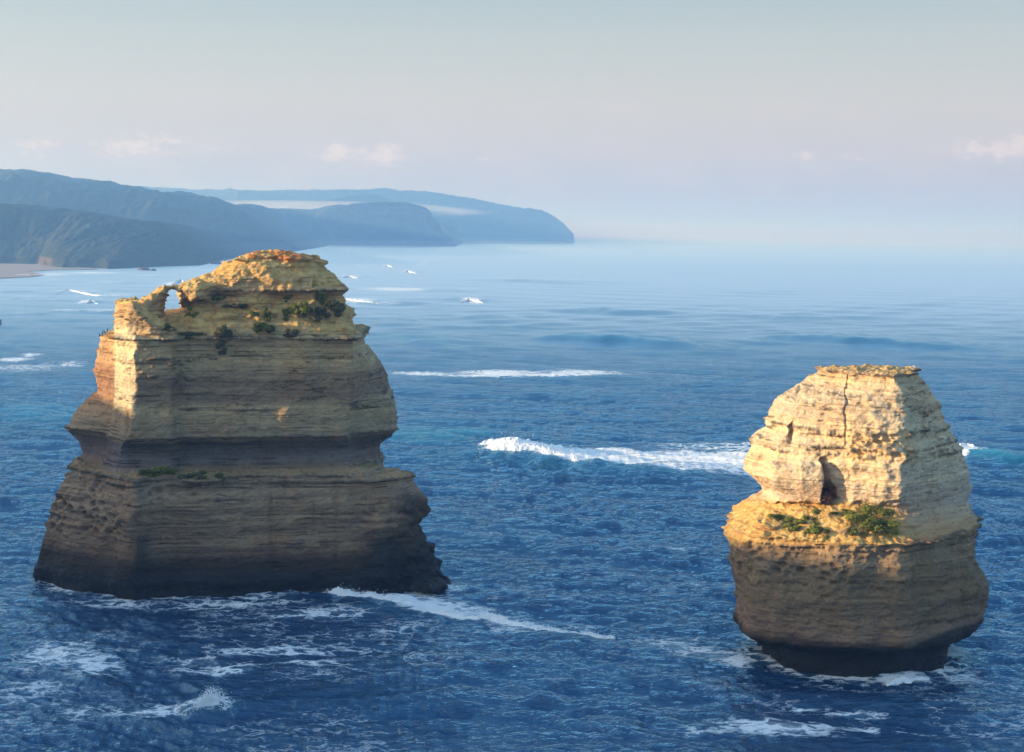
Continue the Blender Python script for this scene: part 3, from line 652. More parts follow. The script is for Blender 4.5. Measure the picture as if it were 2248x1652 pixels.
# teal humps and long swells
ridge([(-60, 915), (40, 905), (110, 925), (190, 940)], 1.6, 14, 26, 0, .9)
ridge([(870, 966), (960, 956), (1050, 968)], 1.5, 12, 22, 0, .8)
ridge([(1180, 742), (1290, 748), (1420, 758), (1570, 767)], 4.4, 9, 50, 0, .35)
ridge([(1640, 744), (1800, 748), (2000, 762), (2260, 776)], 3.8, 10, 60, 0, .25)
ridge([(850, 752), (900, 748), (990, 762)], 2.2, 9, 40, 0, .35)
ridge([(1680, 702), (1740, 700), (1790, 706)], 2.6, 12, 70, 0, .1)
ridge([(1260, 688), (1330, 685), (1390, 692)], 2.6, 12, 70)
ridge([(1100, 620), (1170, 618), (1250, 624)], 3, 30, 90)
for (a_, b_, w_) in [(860, 700, 60), (1120, 720, 80), (1700, 640, 120), (2050, 670, 130), (1500, 600, 150), (1900, 590, 160), (1250, 870, 90), (1600, 860, 110), (2150, 850, 90), (980, 890, 80), (1420, 920, 70), (1950, 930, 60), (1180, 1120, 50), (1420, 1200, 60), (1330, 1290, 40), (1560, 1320, 50), (1240, 1420, 40), (1480, 1480, 50), (1180, 1530, 60), (1350, 1590, 60), (60, 1020, 60), (40, 860, 60), (80, 1120, 40), (2200, 1180, 40), (2200, 1100, 50)]:
    ridge([(a_ - w_, b_ + 1), (a_, b_), (a_ + w_, b_ + 4)], .55 + .9 * (b_ < 800), 2.2 + 60 / (b_ / 300) ** 4, 9 + 160 / (b_ / 300) ** 4)
ridge([(1560, 985), (1900, 990), (2100, 985)], .8, 14, 24, 0, .3)
# foam line beyond the stacks
ridge([(830, 826), (1000, 826), (1180, 828), (1330, 828), (1440, 824)], .9, 6, 14, .85, .2, 26)
for p in [(930, 820, 100, 7, .8), (1100, 820, 130, 8, .85), (1270, 818, 120, 7, .85), (1450, 818, 90, 4, .55), (1550, 822, 70, 3, .45)]: pool(*p)
for p in [(60, 805, 130, 14, .62), (150, 800, 60, 10, .6), (30, 790, 60, 5, .8), (70, 780, 30, 5, .8)]: pool(*p)
# distant whitecaps between headland and stack
for (a, b, c, d, e) in [(765, 609, 34, 3, .95), (850, 584, 14, 3, 1), (897, 598, 22, 3, .95), (790, 662, 48, 5, .95), (850, 668, 60, 3, .6), (870, 637, 110, 4, .85), (980, 640, 50, 2, .5), (1035, 660, 28, 4, 1), (800, 585, 40, 2, .6), (930, 578, 20, 2, .7), (850, 556, 60, 2, .5), (700, 552, 40, 2, .6), (760, 545, 50, 1.5, .5), (1080, 700, 60, 2, .3)]:
    pool(a, b, d * 0 + c, d, e)
    ridge([(a - c, b), (a, b - 1), (a + c * 1.3, b + 1)], 1.6, 14, 40)
# surf off the beach, left
for (a, b, c, d, e) in [(90, 604, 90, 4, .9), (200, 600, 120, 4, .8), (330, 606, 80, 4, .6), (395, 622, 36, 7, .95), (170, 640, 70, 5, .75), (260, 650, 60, 4, .75), (60, 625, 80, 4, .5), (110, 660, 90, 4, .5), (195, 663, 26, 6, .85), (150, 684, 60, 4, .7), (220, 684, 60, 5, .7), (40, 690, 70, 5, .5), (60, 655, 60, 4, .5), (20, 640, 50, 3, .5), (90, 705, 90, 4, .35), (300, 620, 60, 3, .6), (110, 618, 40, 3, .6), (240, 622, 60, 3, .6)]:
    pool(a, b, c, d, e); ridge([(a - c * .8, b + 1), (a, b + 1), (a + c * .8, b + 2)], 1.5, 12, 30, 0, .3)
# foreground: foam lace round the foot of the stacks
for p in [(240, 1318, 160, 12, .62), (520, 1325, 260, 22, .60), (700, 1345, 200, 24, .58), (880, 1370, 160, 30, .5), (620, 1420, 300, 16, .60), (420, 1440, 200, 14, .52), (800, 1420, 160, 20, .5), (700, 1458, 120, 14, .66), (480, 1462, 160, 14, .62),
          (60, 1365, 120, 40, .40), (110, 1430, 120, 44, .74), (60, 1500, 130, 40, .55), (200, 1465, 90, 24, .62), (330, 1550, 150, 30, .70), (180, 1545, 110, 26, .55), (80, 1590, 140, 30, .4), (470, 1545, 70, 18, .7),
          (1180, 1375, 220, 18, .6), (1000, 1330, 140, 14, .7), (900, 1305, 120, 14, .8), (1450, 1400, 160, 30, .52), (1550, 1425, 120, 30, .60), (1620, 1440, 60, 14, .8), (1350, 1430, 200, 40, .36), (1100, 1430, 260, 50, .30),
          (1760, 1458, 110, 8, .62), (1960, 1478, 60, 9, .85), (2110, 1470, 120, 26, .52), (2180, 1420, 90, 40, .34), (1780, 1545, 60, 5, .75), (1880, 1555, 120, 8, .68), (1700, 1600, 200, 22, .72), (1840, 1590, 160, 14, .7), (2000, 1590, 90, 8, .62), (1520, 1605, 160, 14, .5), (2150, 1545, 130, 40, .42), (1240, 1560, 120, 12, .28), (1300, 1610, 120, 20, .36), (930, 1560, 120, 40, .22), (640, 1600, 160, 20, .34),
          (2200, 1390, 80, 10, .5), (1480, 1208, 80, 4, .55), (1290, 1190, 120, 12, .12), (780, 1565, 120, 6, .4)]: pool(*p)
ridge([(700, 1302), (800, 1320), (890, 1332), (960, 1345), (1060, 1358), (1170, 1376), (1340, 1392)], .8, 3.0, 6, .9, .1, 9)
ridge([(400, 1560), (460, 1548), (520, 1556)], 1.3, 3, 5, .8, .2, 6)
ridge([(100, 1420), (190, 1450), (240, 1480)], .9, 4, 7, .7, .1)
ridge([(1930, 1490), (1990, 1480), (2060, 1482)], .5, 2.5, 5, .9)
foam = np.maximum(foam, .38 * sstep(330, 250, Y) * sstep(-.3, .3, fbm(X / 40, Y / 30, 2.0, 3)))
G_ = np.zeros((560, 420)); 
for o_ in (stackL, stackR):
    c_ = np.zeros(len(o_.data.vertices) * 3, np.float32); o_.data.vertices.foreach_get('co', c_); c_ = c_.reshape(-1, 3); c_ = c_[np.abs(c_[:, 2]) < .5]
    G_[((c_[:, 0] + 140) / .5).astype(int).clip(0, 559), ((c_[:, 1] - 150) / .5).astype(int).clip(0, 419)] = 1
W_ = G_.copy()
for q in range(16):
    D_ = np.maximum.reduce([W_, np.roll(W_, 1, 0) - .06, np.roll(W_, -1, 0) - .06, np.roll(W_, 1, 1) - .06, np.roll(W_, -1, 1) - .06]); W_ = D_
ix = (X + 140) / .5; iy = (Y - 150) / .5; ok = (ix > 1) & (ix < 558) & (iy > 1) & (iy < 418)
wash = np.where(ok, W_[ix.astype(int).clip(0, 559), iy.astype(int).clip(0, 419)], 0)
foam = np.maximum(foam, wash ** 1.2 * (.62 + .5 * noise(X / 7, Y / 7, 3)))
V_ = np.stack([X, Y, Z], -1).reshape(-1, 3)
def water_mat():
    t = NT('sea_water'); p = t.pos()
    sepw = t.n('ShaderNodeSeparateXYZ'); t.l(p, sepw.inputs[0])
    lum = t.noise(t.pos((.010, .028, 1)), 1.0, 4, .6)       # gusts and slicks
    col = t.mix(t.attr('teal'), (.004, .030, .088), (.004, .16, .21))
    n1 = t.noise(t.pos((.55, 1.2, 1)), 1.0, 5, .62, .3); n2 = t.noise(t.pos((.12, .34, 1)), 1.0, 4, .6, .4); n3 = t.noise(t.pos((1.9, 3.6, 1)), 1.0, 3, .6)
    hgt = t.math('ADD', t.math('MULTIPLY', n1, 1.0), t.math('ADD', t.math('MULTIPLY', n2, 2.2), t.math('MULTIPLY', n3, .4)))
    nrm = t.bump(hgt, t.math('MULTIPLY', t.rng(lum, .3, .7, .6, 1.0), t.rng(sepw.outputs[1], 180, 1100, .95, .15)), .6)
    wd = t.n('ShaderNodeBsdfDiffuse'); t.set(wd.inputs[0], col); t.l(nrm, wd.inputs['Normal'])
    wg = t.n('ShaderNodeBsdfGlossy'); off = t.rng(sepw.outputs[1], 350, 1600); t.set(wg.inputs['Color'], t.mix(off, (.52, .80, 1.0), (.84, .91, 1.0))); t.set(wg.inputs['Roughness'], t.rng(sepw.outputs[1], 250, 1500, .05, .30)); t.l(nrm, wg.inputs['Normal'])  # reflection tint brightens offshore: pale far sheen put into the colour
    fr = t.n('ShaderNodeFresnel'); fr.inputs['IOR'].default_value = 2.0; t.l(nrm, fr.inputs['Normal'])
    wm = t.n('ShaderNodeMixShader'); t.l(fr.outputs[0], wm.inputs[0]); t.l(wd.outputs[0], wm.inputs[1]); t.l(wg.outputs[0], wm.inputs[2]); wat = wm.outputs[0]
    # foam lace
    fa = t.attr('foam')
    wq = t.n('ShaderNodeVectorMath', operation='ADD'); t.l(t.pos((.17, .42, 1)), wq.inputs[0])
    wn_ = t.n('ShaderNodeTexNoise'); t.l(t.pos((.3, .5, 1)), wn_.inputs['Vector']); wn_.inputs['Scale'].default_value = 1.2; wn_.inputs['Detail'].default_value = 5; wn_.inputs['Roughness'].default_value = .6
    ws = t.n('ShaderNodeVectorMath', operation='SCALE'); t.l(wn_.outputs['Color'], ws.inputs[0]); ws.inputs['Scale'].default_value = 1.6; t.l(ws.outputs[0], wq.inputs[1])
    vo = t.n('ShaderNodeTexVoronoi', feature='DISTANCE_TO_EDGE'); t.l(wq.outputs[0], vo.inputs['Vector']); vo.inputs['Scale'].default_value = 1.0
    lace = t.rng(vo.outputs['Distance'], 0.0, .2, 1.0, 0.0, False)
    fn = t.noise(t.pos((.35, 1.5, 1)), 1.0, 6, .74, .5); fn2 = t.noise(t.pos((.09, .22, 1)), 1.0, 5, .6, .3)
    pat = t.math('ADD', t.math('MULTIPLY', lace, .34), t.math('ADD', t.math('MULTIPLY', fn, .62), t.math('MULTIPLY', fn2, .40)))
    m = t.rng(t.math('ADD', pat, fa), 1.08, 1.46)
    m = t.math('MULTIPLY', m, t.rng(fa, .02, .2))
    m = t.math('MULTIPLY', m, .94)
    # aerated water under the lace
    milk = t.math('MULTIPLY', t.rng(t.math('ADD', fa, t.math('MULTIPLY', fn2, .5)), .55, 1.2), .35)
    milkb = t.bsdf((.10, .26, .36), .4, nrm)
    ms0 = t.n('ShaderNodeMixShader'); t.l(milk, ms0.inputs[0]); t.l(wat, ms0.inputs[1]); t.l(milkb, ms0.inputs[2])
    fo = t.bsdf((.80, .82, .84), .85, t.bump(fn, .8, .3))
    ms = t.n('ShaderNodeMixShader'); t.l(m, ms.inputs[0]); t.l(ms0.outputs[0], ms.inputs[1]); t.l(fo, ms.inputs[2])
    return t.done(ms.outputs[0])
water = mesh_np('water', V_, grid_faces(*X.shape), water_mat(), attrs={'foam': foam.ravel(), 'teal': np.clip(teal, 0, 1).ravel()})
tag(water, kind='structure')

# ---------------------------------------------------------------- breaking waves: lumps of white water standing on the sea
t = NT('white_water'); p = t.pos()
WHITE = t.done(t.bsdf(t.mix(t.rng(t.noise(p, .8, 6, .7), .38, .62), (.76, .78, .80), (.85, .86, .86)), .9, t.bump(t.noise(p, 2.2, 6, .75), .6, .3)))
def zsea(x, y):
    r_ = np.searchsorted(Yr, y); r_ = min(max(r_, 1), len(Yr) - 1); c_ = np.argmin(np.abs(X[r_] - x)); return float(Z[r_, c_])
def breaker(pxs, h, wf, wb, label, seed, spray=200, n=160, m=26, lump=1.0):
    pts = np.array([sea(*q) for q in pxs]); T = np.linspace(0, 1, n); seg = np.linspace(0, 1, len(pts))
    cx = np.interp(T, seg, pts[:, 0]); cy = np.interp(T, seg, pts[:, 1])
    hh = np.interp(T, np.linspace(0, 1, len(h)), h); org = Vector((float(cx.mean()), float(cy.mean()), 0))
    q = np.linspace(-1, 1, m); zz = np.array([zsea(a, b) for a, b in zip(cx, cy)])
    GX = cx[:, None] + 0 * q; GW = np.where(q < 0, wf, wb)[None, :] * ((.35 if lump == 1 else .75) + (.65 if lump == 1 else .25) * (hh / max(h))[:, None])
    GY = cy[:, None] + q[None, :] * GW
    prof = np.where(q < 0, np.clip(1 - q ** 2, 0, 1) ** (.7 if lump == 1 else 1.5), np.clip(1 - q, 0, 1) ** 1.2)
    sc = max(h)
    GZ = hh[:, None] * prof * (1 - .2 * lump + .6 * lump * fbm(GX / (sc * 1.3) + seed, GY / (sc * 1.3), seed, 4, .65))
    GZ += .18 * lump * sc * fbm(GX / (sc * .35), GY / (sc * .35) + seed, 0, 3, .7) * (prof > 0)
    edge = .8 * min(1, lump * 1.6) * fbm(GX / sc / 1.2, seed, 0, 3, .7) * GW; GY = GY + edge * np.abs(q)[None, :] ** 2
    GX = GX + .3 * lump * sc * fbm(GX / sc, GY / sc, seed + 3, 3)
    zb = zz[:, None] * .6 - .35
    v = np.stack([GX - org.x, GY - org.y, zb + np.maximum(GZ, -.2)], -1).reshape(-1, 3); f = grid_faces(n, m)
    root = bpy.data.objects.new('breaking_wave', None); COL.objects.link(root); root.location = org; tag(root, label, 'wave', 'breaking waves')
    mesh_np('crest', v, f[:, ::-1], WHITE, root)
    if spray:
        k = r2.integers(0, n, spray); kk = r2.random(spray) ** 1.0
        P = np.stack([cx[k] - org.x + r2.normal(size=spray) * sc * .2, cy[k] - org.y + r2.normal(size=spray) * sc * .5, zz[k] * .6 + hh[k] * (.55 + .13 * r2.exponential(size=spray))], -1)
        s_ = r2.uniform(.015, .05, spray)[:, None] * min(1.6, .5 + sc / 3)
        o4 = np.array([[1, 1, 1], [1, -1, -1], [-1, 1, -1], [-1, -1, 1]], float)
        v = (P[:, None, :] + o4[None] * s_[:, None, :]).reshape(-1, 3); b = np.arange(spray)[:, None] * 4
        f = np.concatenate([b + np.array([a]) for a in ([0, 1, 2], [0, 3, 1], [0, 2, 3], [1, 3, 2])])
        tag(mesh_np('spray', v, f, WHITE, root, smooth=False), kind='stuff')
breaker([(1046, 1003), (1075, 1000), (1110, 999), (1160, 1002), (1210, 1009), (1270, 1019), (1340, 1027)], [.2, .9, 1.8, 2.8, 3.6, 4.0, 3.8, 3.3, 2.8, 2.3, 1.8, 1.4, 1.0, .6, .2], 8.0, 26, 'large white breaker curling in open water between the two stacks', 1.2, 2500, 260, 60, .3)
breaker([(710, 1306), (760, 1314), (830, 1326), (880, 1330), (930, 1338)], [.5, 1.9, 1.6, 1.4, .9, .3], 1.6, 4.5, 'white surf breaking against the front foot of the taller stack', 3.1, 500)
breaker([(890, 1336), (960, 1346), (1050, 1358), (1075, 1358), (1100, 1364), (1180, 1378), (1260, 1386), (1350, 1392)], [.4, .8, .9, 1.9, 1.3, .9, .8, .2], 1.3, 3.2, 'long line of white surf trailing right from the foot of the taller stack', 4.7, 500)
breaker([(425, 1560), (445, 1552), (460, 1548), (480, 1550), (500, 1556)], [.2, 1.2, 2.0, 1.2, .2], 1.2, 2.2, 'small white splash peaking in the lower left foreground', 6.2, 1400, 90)
breaker([(1945, 1490), (1970, 1484), (2000, 1482), (2040, 1480)], [.2, .9, .6, .2], .9, 2.4, 'little white wave lapping the right foot of the shorter stack', 7.9, 160, 80)
breaker([(1010, 663), (1030, 661), (1050, 663), (1060, 665)], [.6, 3.0, 2.6, .4], 5, 18, 'lone distant whitecap beyond the taller stack, nearest of the far ones', 9.2, 0, 60)
breaker([(838, 586), (850, 585), (862, 587)], [.6, 2.8, .6], 6, 24, 'farthest distant whitecap, a tiny white peak', 10.2, 0, 50)
breaker([(882, 600), (895, 598), (915, 601)], [.6, 2.8, .6], 6, 24, 'distant whitecap just right of the farthest one', 11.2, 0, 50)
breaker([(740, 611), (765, 609), (785, 611)], [1.8, 2.4, 1.0], 6, 22, 'distant white roller touching the right shoulder of the taller stack', 12.2, 0, 60)
breaker([(752, 660), (790, 664), (830, 668)], [1.8, 2.1, .5], 6, 20, 'broad distant roller below the right shoulder of the taller stack', 13.2, 0, 60)
breaker([(376, 626), (395, 622), (412, 626)], [1.5, 6, 2], 8, 24, 'white burst of surf above the natural arch', 14.2, 0, 60)
breaker([(186, 668), (200, 664), (215, 667)], [.6, 2.6, .6], 4, 18, 'white wave crest in the surf left of the pillar', 15.2, 0, 50)
breaker([(125, 646), (150, 640), (200, 648), (240, 652)], [.6, 2.2, 1.4, .6], 4, 18, 'long white roller in the surf nearest the beach', 16.2, 0, 60)
breaker([(2098, 986), (2120, 982), (2150, 988), (2200, 994)], [1.2, 2.4, 1.6, .4], 3, 9, 'white crest spilling behind the right side of the shorter stack', 17.2, 120, 90)

# ---------------------------------------------------------------- mainland, beach, headlands
def land_mat(name, veg, rock):
    t = NT(name); p = t.pos(); g = t.n('ShaderNodeNewGeometry'); s = t.n('ShaderNodeSeparateXYZ'); t.l(g.outputs['Normal'], s.inputs[0])
    n = t.noise(p, .012, 6, .6); n2 = t.noise(p, .06, 5, .65)
    c = t.mix(t.rng(n2, .35, .65), veg, tuple(v * 1.9 for v in veg)); r_ = t.mix(t.rng(n, .35, .65), rock, tuple(v * .55 for v in rock))
    f = t.rng(t.math('ADD', s.outputs[2], t.math('MULTIPLY', t.math('SUBTRACT', n2, .5), .9)), 0.30, .50)
    return t.done(t.bsdf(t.mix(f, r_, c), .95, t.bump(n2, .8, 4.0), Specular_IOR_Level=.1))
LAND = land_mat('coast_scrub_and_cliff', (.022, .028, .014), (.10, .078, .062))
def headland(name, prof, Yb, depth, basepx, seed, face=.35, amp=1.0, nc=500, nr=120, label=None):
    """prof: skyline (px,py); skyline stands at Yb+depth*face; the shore line basepx at Yb"""
    Ys = Yb + depth * face
    px = np.linspace(prof[0][0], prof[-1][0], nc); top = np.interp(px, [a[0] for a in prof], [a[1] for a in prof])
    zt = np.array([at(a, b, Ys)[2] for a, b in zip(px, top)]); xs = np.array([at(a, b, Ys)[0] for a, b in zip(px, top)])
    sh = np.interp(px, [a[0] for a in basepx], [a[1] for a in basepx]); base = np.array([sea(a, b, 0)[1] for a, b in zip(px, sh)])
    tt = np.concatenate([np.linspace(0, 1, nr), np.linspace(1.03, 2.2, 30)])
    GX = np.repeat(xs[:, None], len(tt), 1).copy(); GY = np.zeros_like(GX); GZ = np.zeros_like(GX)
    for j, t_ in enumerate(tt):
        GY[:, j] = base + (Ys - base) * t_ if t_ <= 1 else Ys + (t_ - 1) * depth
        GX[:, j] = xs * (GY[:, j] / Ys) ** .5
        h = np.interp(t_, [0, .05, .35, .62, .9, 1, 1.4, 2.2], [0, .16, .45, .80, .96, 1, .96, .8])
        GZ[:, j] = zt * h
    sc = max(zt.max(), 40)
    e = fbm(GX / (sc * .9) + seed, GY / (sc * 1.6), seed, 5, .55)
    er = np.abs(fbm(GX / (sc * .45) + seed, GY / (sc * 2.0), seed + 4, 4, .55))
    w = np.clip(1 - np.abs(tt - .55) / .5, 0, 1)[None, :] + .04
    GZ += (e * .26 - er * .20 + .06) * sc * .8 * w * amp * np.clip(GZ / sc * 2.5, 0, 1)
    GZ += .012 * sc * noise(GX / (sc * .07), GY / (sc * .07), seed) * np.clip(GZ / sc * 6, 0, 1)
    GY += sc * .35 * fbm(GX / (sc * .8), GZ / (sc * .8), seed + 9, 4) * np.clip(1.1 - tt, 0, 1)[None, :] * amp
    GZ[:, 0] = -3; GZ[:, -1] = -3; GZ[0] = np.minimum(GZ[0], -2); GZ[-1] = np.minimum(GZ[-1], -2)
    o = mesh_np(name, np.stack([GX, GY, GZ], -1).reshape(-1, 3), grid_faces(nc, len(tt))[:, ::-1], LAND); tag(o, kind='structure'); return o
# nearest spur with the beach below it
headland('hills', [(-420, 455), (-200, 440), (0, 448), (80, 452), (180, 462), (250, 478), (300, 484), (350, 487), (395, 512), (430, 540), (455, 556), (472, 574), (486, 583)], 2500, 900, [(-420, 585), (0, 581), (150, 582), (240, 590), (330, 592), (420, 586), (486, 584)], 3.3)
headland('hills', [(-700, 380), (-250, 374), (0, 371), (60, 372), (110, 380), (160, 390), (195, 393), (240, 402), (280, 408), (320, 412), (350, 422), (385, 420), (410, 421), (440, 430), (480, 438), (500, 448), (520, 462), (560, 487), (600, 512), (630, 530), (655, 548)], 4000, 1300, [(-700, 566), (400, 566), (520, 562), (600, 556), (655, 550)], 7.7)
headland('hills', [(440, 470), (490, 462), (520, 450), (548, 448), (575, 452), (590, 462), (610, 500), (640, 528), (665, 545)], 5200, 1200, [(440, 553), (600, 550), (665, 547)], 5.1, nc=200)
headland('hills', [(520, 470), (560, 462), (620, 458), (680, 459), (740, 450), (800, 445), (850, 444), (890, 447), (930, 455), (942, 464), (950, 478), (962, 490), (972, 510), (985, 521), (1000, 534)], 6100, 1300, [(520, 541), (900, 537), (960, 536), (1000, 535)], 1.9, nc=300)
headland('hills', [(560, 470), (640, 455), (700, 444), (760, 433), (800, 426), (830, 430), (870, 445), (930, 470), (1000, 500)], 7600, 1500, [(560, 532), (1000, 530)], 4.2, nc=200)
headland('hills', [(250, 408), (330, 411), (400, 414), (480, 418), (560, 420), (640, 417), (720, 416), (800, 416), (850, 414), (880, 419), (930, 420), (985, 428), (1040, 436), (1080, 446), (1130, 456), (1190, 463), (1215, 475), (1240, 495), (1262, 516)], 8600, 2200, [(250, 529), (1100, 527), (1200, 524), (1262, 520)], 9.4, nc=400)
# beach
pb = [(-500, 575), (0, 577), (60, 578), (130, 582), (190, 588), (215, 592), (120, 594), (60, 597), (100, 605), (60, 610), (0, 612), (-200, 622), (-600, 640)]
bv = [(*sea(a, b), .9) for a, b in pb]
me = bpy.data.meshes.new('beach'); me.from_pydata([(a, b, -2) for a, b, c in bv] + bv, [], [list(range(13, 26))] + [[i, (i + 1) % 13, 13 + (i + 1) % 13, 13 + i] for i in range(13)])
t = NT('beach_sand'); me.materials.append(t.done(t.bsdf(t.mix(t.noise(t.pos(), .05, 4), (.24, .18, .15), (.30, .23, .19)), .9)))
o = bpy.data.objects.new('beach', me); COL.objects.link(o); tag(o, kind='structure')
# mainland cliff the picture is taken from: lies left of and under the viewpoint, outside the frame
cl = [(-900, -420), (60, -420), (34, -40), (8, -2), (-3, 1.2), (-12, -4), (-60, -6), (-120, 20), (-190, 60), (-232, 130), (-255, 190), (-262, 250), (-258, 292), (-300, 300), (-420, 290), (-700, 620), (-900, 900), (-1400, 1400), (-1400, -420)]
P = []
for i in range(len(cl)):
    a, b = np.array(cl[i]), np.array(cl[(i + 1) % len(cl)]); k = max(1, int(np.linalg.norm(b - a) / 5))
    for q in range(k): P.append(a + (b - a) * q / k)
P = np.array(P); n = len(P); tz = [-3, 6, 20, 34, 48, 58, 62.5]
tn = np.roll(P, -1, 0) - np.roll(P, 1, 0); tn /= np.linalg.norm(tn, axis=1)[:, None]; nn = np.stack([tn[:, 1], -tn[:, 0]], 1)
near = np.exp(-(np.linalg.norm(P, axis=1) / 25) ** 2)
v = []
for i, zz in enumerate(tz):
    off = (62.5 - zz) * -.10 * 0 + 2.5 * fbm(P[:, 0] / 20, P[:, 1] / 20, zz / 12, 3) * (1 - near)
    zr = zz + (1.2 * noise(P[:, 0] / 18, P[:, 1] / 18, 2) * (1 - near) if i == 6 else 0)
    v.append(np.column_stack([P[:, 0] + nn[:, 0] * off, P[:, 1] + nn[:, 1] * off, np.broadcast_to(zr, n)]))
v = np.array(v).reshape(-1, 3); f = grid_faces(len(tz), n, True).tolist()
me = bpy.data.meshes.new('cliff_top'); me.from_pydata(v.tolist(), [], f + [list(range((len(tz) - 1) * n, len(tz) * n))]); me.materials.append(rock_mat('mainland_limestone', 66, [(0, (.05, .04, .03)), (20, (.2, .16, .11)), (40, (.36, .28, .17)), (62, (.4, .3, .16))]))
o = bpy.data.objects.new('terrain', me); COL.objects.link(o); tag(o, kind='structure')

# ---------------------------------------------------------------- small far rocks
def rock(name, px, py, w, h, label, flare=1.0, seed=1.0, cat='rock', dpt=1.0, group=None):
    x0, y0 = sea(px, py); s = y0 / F; n1, n2 = 14, 28; v = []
    for i in range(n1 + 1):
        q = i / n1
        for j in range(n2):
            a = 2 * math.pi * j / n2; r_ = w * s * .5 * (1 + (flare - 1) * q) * (1 - .12 * q) * (1 if i < n1 else .0)
            if i == n1 - 0: r_ = .01
            k = 1 + .35 * float(noise(math.cos(a) * 1.3 + seed, math.sin(a) * 1.3, q * 2 + seed))
            v.append([r_ * k * math.cos(a), r_ * k * dpt * math.sin(a), -2 + (h * s + 2) * min(1, i / (n1 - 1)) * (1 + .12 * float(noise(math.cos(a) * 2, math.sin(a) * 2, seed)))])
    t_ = LAND
    o = mesh_np(name, v, grid_faces(n1 + 1, n2, True), DARKR); o.location = (x0, y0, 0); tag(o, label, cat, group)
t = NT('dark_sea_rock'); DARKR = t.done(t.bsdf(t.mix(t.noise(t.pos(), .4, 4), (.05, .04, .035), (.13, .10, .08)), .9, t.bump(t.noise(t.pos(), .5, 4), .8, 1.0)))
rock('sea_stack', 1007, 536, 15, 9, 'tiny far sea stack with flared top beside the tip of the distant headland', 1.35, 2.0, 'sea stack')
rock('sea_rock', -4, 713, 18, 10, 'dark rock cut by the left edge of the photo', .8, 5.0, group='dark rocks in the surf')
rock('sea_rock', 316, 594, 34, 6, 'larger dark rock at the foot of the nearest headland', .6, 7.0, group='dark rocks in the surf')
rock('sea_rock', 336, 595, 18, 4, 'smaller dark rock just right of the larger headland rock', .6, 8.0, group='dark rocks in the surf')
rock('sea_rock', 475, 580, 26, 8, 'dark rock off the tip of the nearest headland', .6, 9.0, group='dark rocks in the surf')

# ---------------------------------------------------------------- birds
def plain(n, c, r=.8): t = NT(n); return t.done(t.bsdf(c, r))
BLK, WHT, GRY, BILL = plain('feather_black', (.02, .02, .022)), plain('feather_white', (.8, .8, .78)), plain('feather_grey', (.25, .26, .28)), plain('bill_red', (.35, .08, .03))
def tube(pts, rad, n=12):
    v = []; P = [np.array(p, float) for p in pts]
    for i, p_ in enumerate(P):
        a = P[min(i + 1, len(P) - 1)] - P[max(i - 1, 0)]; a /= np.linalg.norm(a); u = np.cross(a, [0, 1, .01]); u /= np.linalg.norm(u); w = np.cross(a, u)
        for g in range(n): v.append(p_ + rad[i] * (math.cos(2 * math.pi * g / n) * u + math.sin(2 * math.pi * g / n) * w))
    return v, grid_faces(len(P), n, True).tolist()
def add(a, b): o = len(a[0]); return list(a[0]) + list(b[0]), list(a[1]) + [[i + o for i in q] for q in b[1]]
def cormorant(px, label, face):
    lo = None
    for py in range(715, 760):
        h = hit(px, py)
        if h: lo = h[0]; break
    if lo is None: return
    body = tube([(0, 0, .06), (0, 0, .14), (.02, 0, .3), (.04, 0, .46), (.10, 0, .60), (.10, 0, .70), (.13, 0, .76), (.20, 0, .76), (.30, 0, .75)], [.01, .08, .13, .10, .05, .04, .05, .025, .008])
    tail = tube([(0, 0, .16), (-.10, 0, .02), (-.16, 0, -.04)], [.06, .05, .01], 8)
    b = add(body, tail)
    for s in (-1, 1): b = add(b, tube([(0, .05 * s, .12), (.01, .06 * s, -.04), (.08, .07 * s, -.06)], [.02, .018, .01], 6))
    o = mesh_np('bird', b[0], b[1], BLK); o.location = (lo.x, lo.y, lo.z + .05); o.rotation_euler = (0, 0, face); o.scale = (.95,) * 3
    tag(o, label, 'bird', 'dark birds perched on the ledge')
cormorant(219, 'leftmost dark bird perched at the tip of the overhanging ledge', 3.0)
cormorant(224.5, 'second dark bird from the ledge tip', .3)
cormorant(229, 'third dark bird from the ledge tip', 2.8)
cormorant(236, 'dark bird perched nearest the sunlit pillar', .2)
c = at(2008, 806, 206)
body = tube([(-.30, 0, 0), (-.26, 0, .01), (-.16, 0, .02), (0, 0, 0), (.2, 0, -.01), (.34, 0, 0), (.46, 0, .01)], [.012, .05, .08, .11, .09, .05, .02])
gull = mesh_np('gull', *body, WHT); gull.location = c; gull.rotation_euler = (0, R(24), R(14)); gull.scale = (1.25,) * 3
tag(gull, 'white gull with dark wings flying above the flat top of the shorter stack', 'bird')
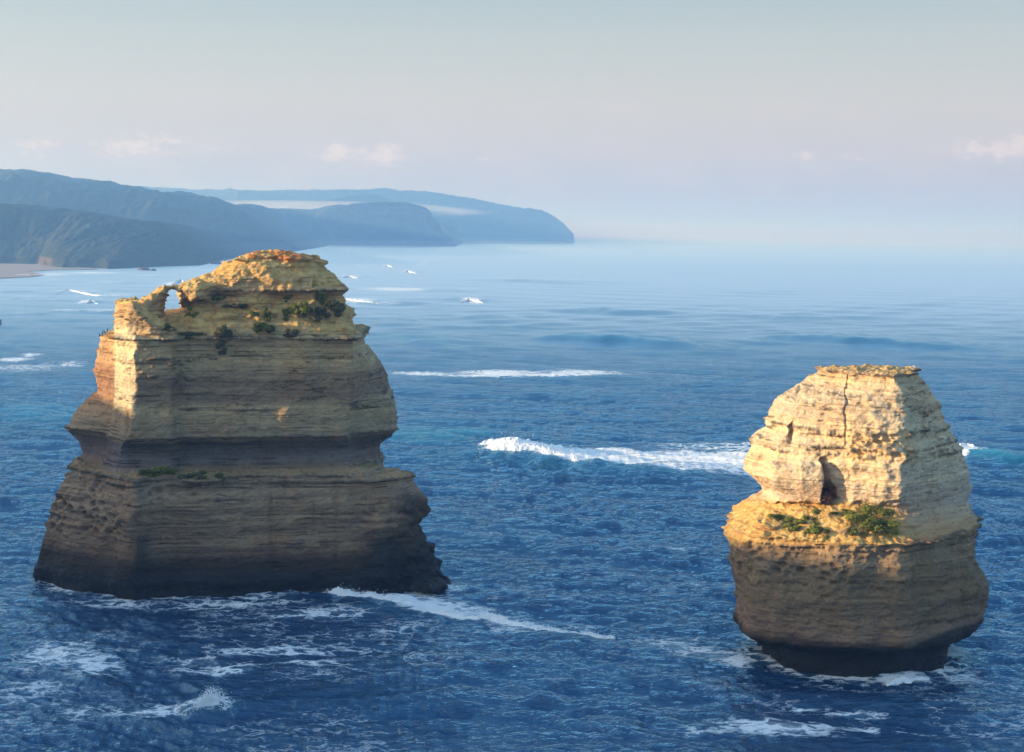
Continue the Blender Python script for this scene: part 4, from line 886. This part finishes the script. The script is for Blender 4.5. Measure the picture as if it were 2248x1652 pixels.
for s in (-1, 1):
    prof = [(0, .07, .16, 0), (.25, .30, .17, .12), (.45, .62, .13, .08), (.75, 1.0, .02, -.04)]
    v = []; 
    for (xx, yy, cw, zz) in prof:
        v += [(xx - .12 - cw, s * yy, zz), (xx - .12, s * yy, zz + .035), (xx - .12 + cw, s * yy, zz), (xx - .12, s * yy, zz - .01)]
    mesh_np('wing', v, grid_faces(4, 4, True), GRY, gull)
mesh_np('bill', *tube([(-.30, 0, 0), (-.40, 0, -.015)], [.02, .005], 8), BILL, gull)

# ---------------------------------------------------------------- valley fog and sea haze
def vol(name, dens, col, loc, size, aniso=0.0, shape='box'):
    bm = bmesh.new()
    if shape == 'box': bmesh.ops.create_cube(bm, size=1)
    else:
        bmesh.ops.create_icosphere(bm, subdivisions=5, radius=.5)
        for v_ in bm.verts:
            k = 1 + .25 * float(fbm(v_.co.x * 6, v_.co.y * 6, v_.co.z * 3, 3)); v_.co.x *= k; v_.co.y *= k
    me = bpy.data.meshes.new(name); bm.to_mesh(me); bm.free()
    m = bpy.data.materials.new(name); m.use_nodes = True; q = m.node_tree; q.nodes.clear(); o_ = q.nodes.new('ShaderNodeOutputMaterial'); pv = q.nodes.new('ShaderNodeVolumePrincipled')
    pv.inputs['Density'].default_value = dens; pv.inputs['Absorption Color'].default_value = (1, 1, 1, 1); pv.inputs['Color'].default_value = (*col, 1); pv.inputs['Anisotropy'].default_value = aniso; q.links.new(pv.outputs[0], o_.inputs['Volume'])
    me.materials.append(m); o = bpy.data.objects.new(name, me); COL.objects.link(o); o.location = loc; o.scale = size; tag(o, kind='stuff'); return o
vol('haze', 1.9e-4, (.28, .55, 1.0), (0, 29500, 174), (126000, 62500, 360), .5)
S.cycles.volume_bounces = 2; S.cycles.max_bounces = 6; S.cycles.use_denoising = True
S.cycles.use_adaptive_sampling = True
fc = at(640, 440, 7000)
vol('fog_bank', 8e-4, (.97, .95, .97), (fc[0] + 100, 7000, 170), (1700, 900, 84), 0.0, 'blob')
vol('mist', .7e-4, (.85, .90, 1.0), (0, 13500, 14), (30000, 21000, 34), .3)
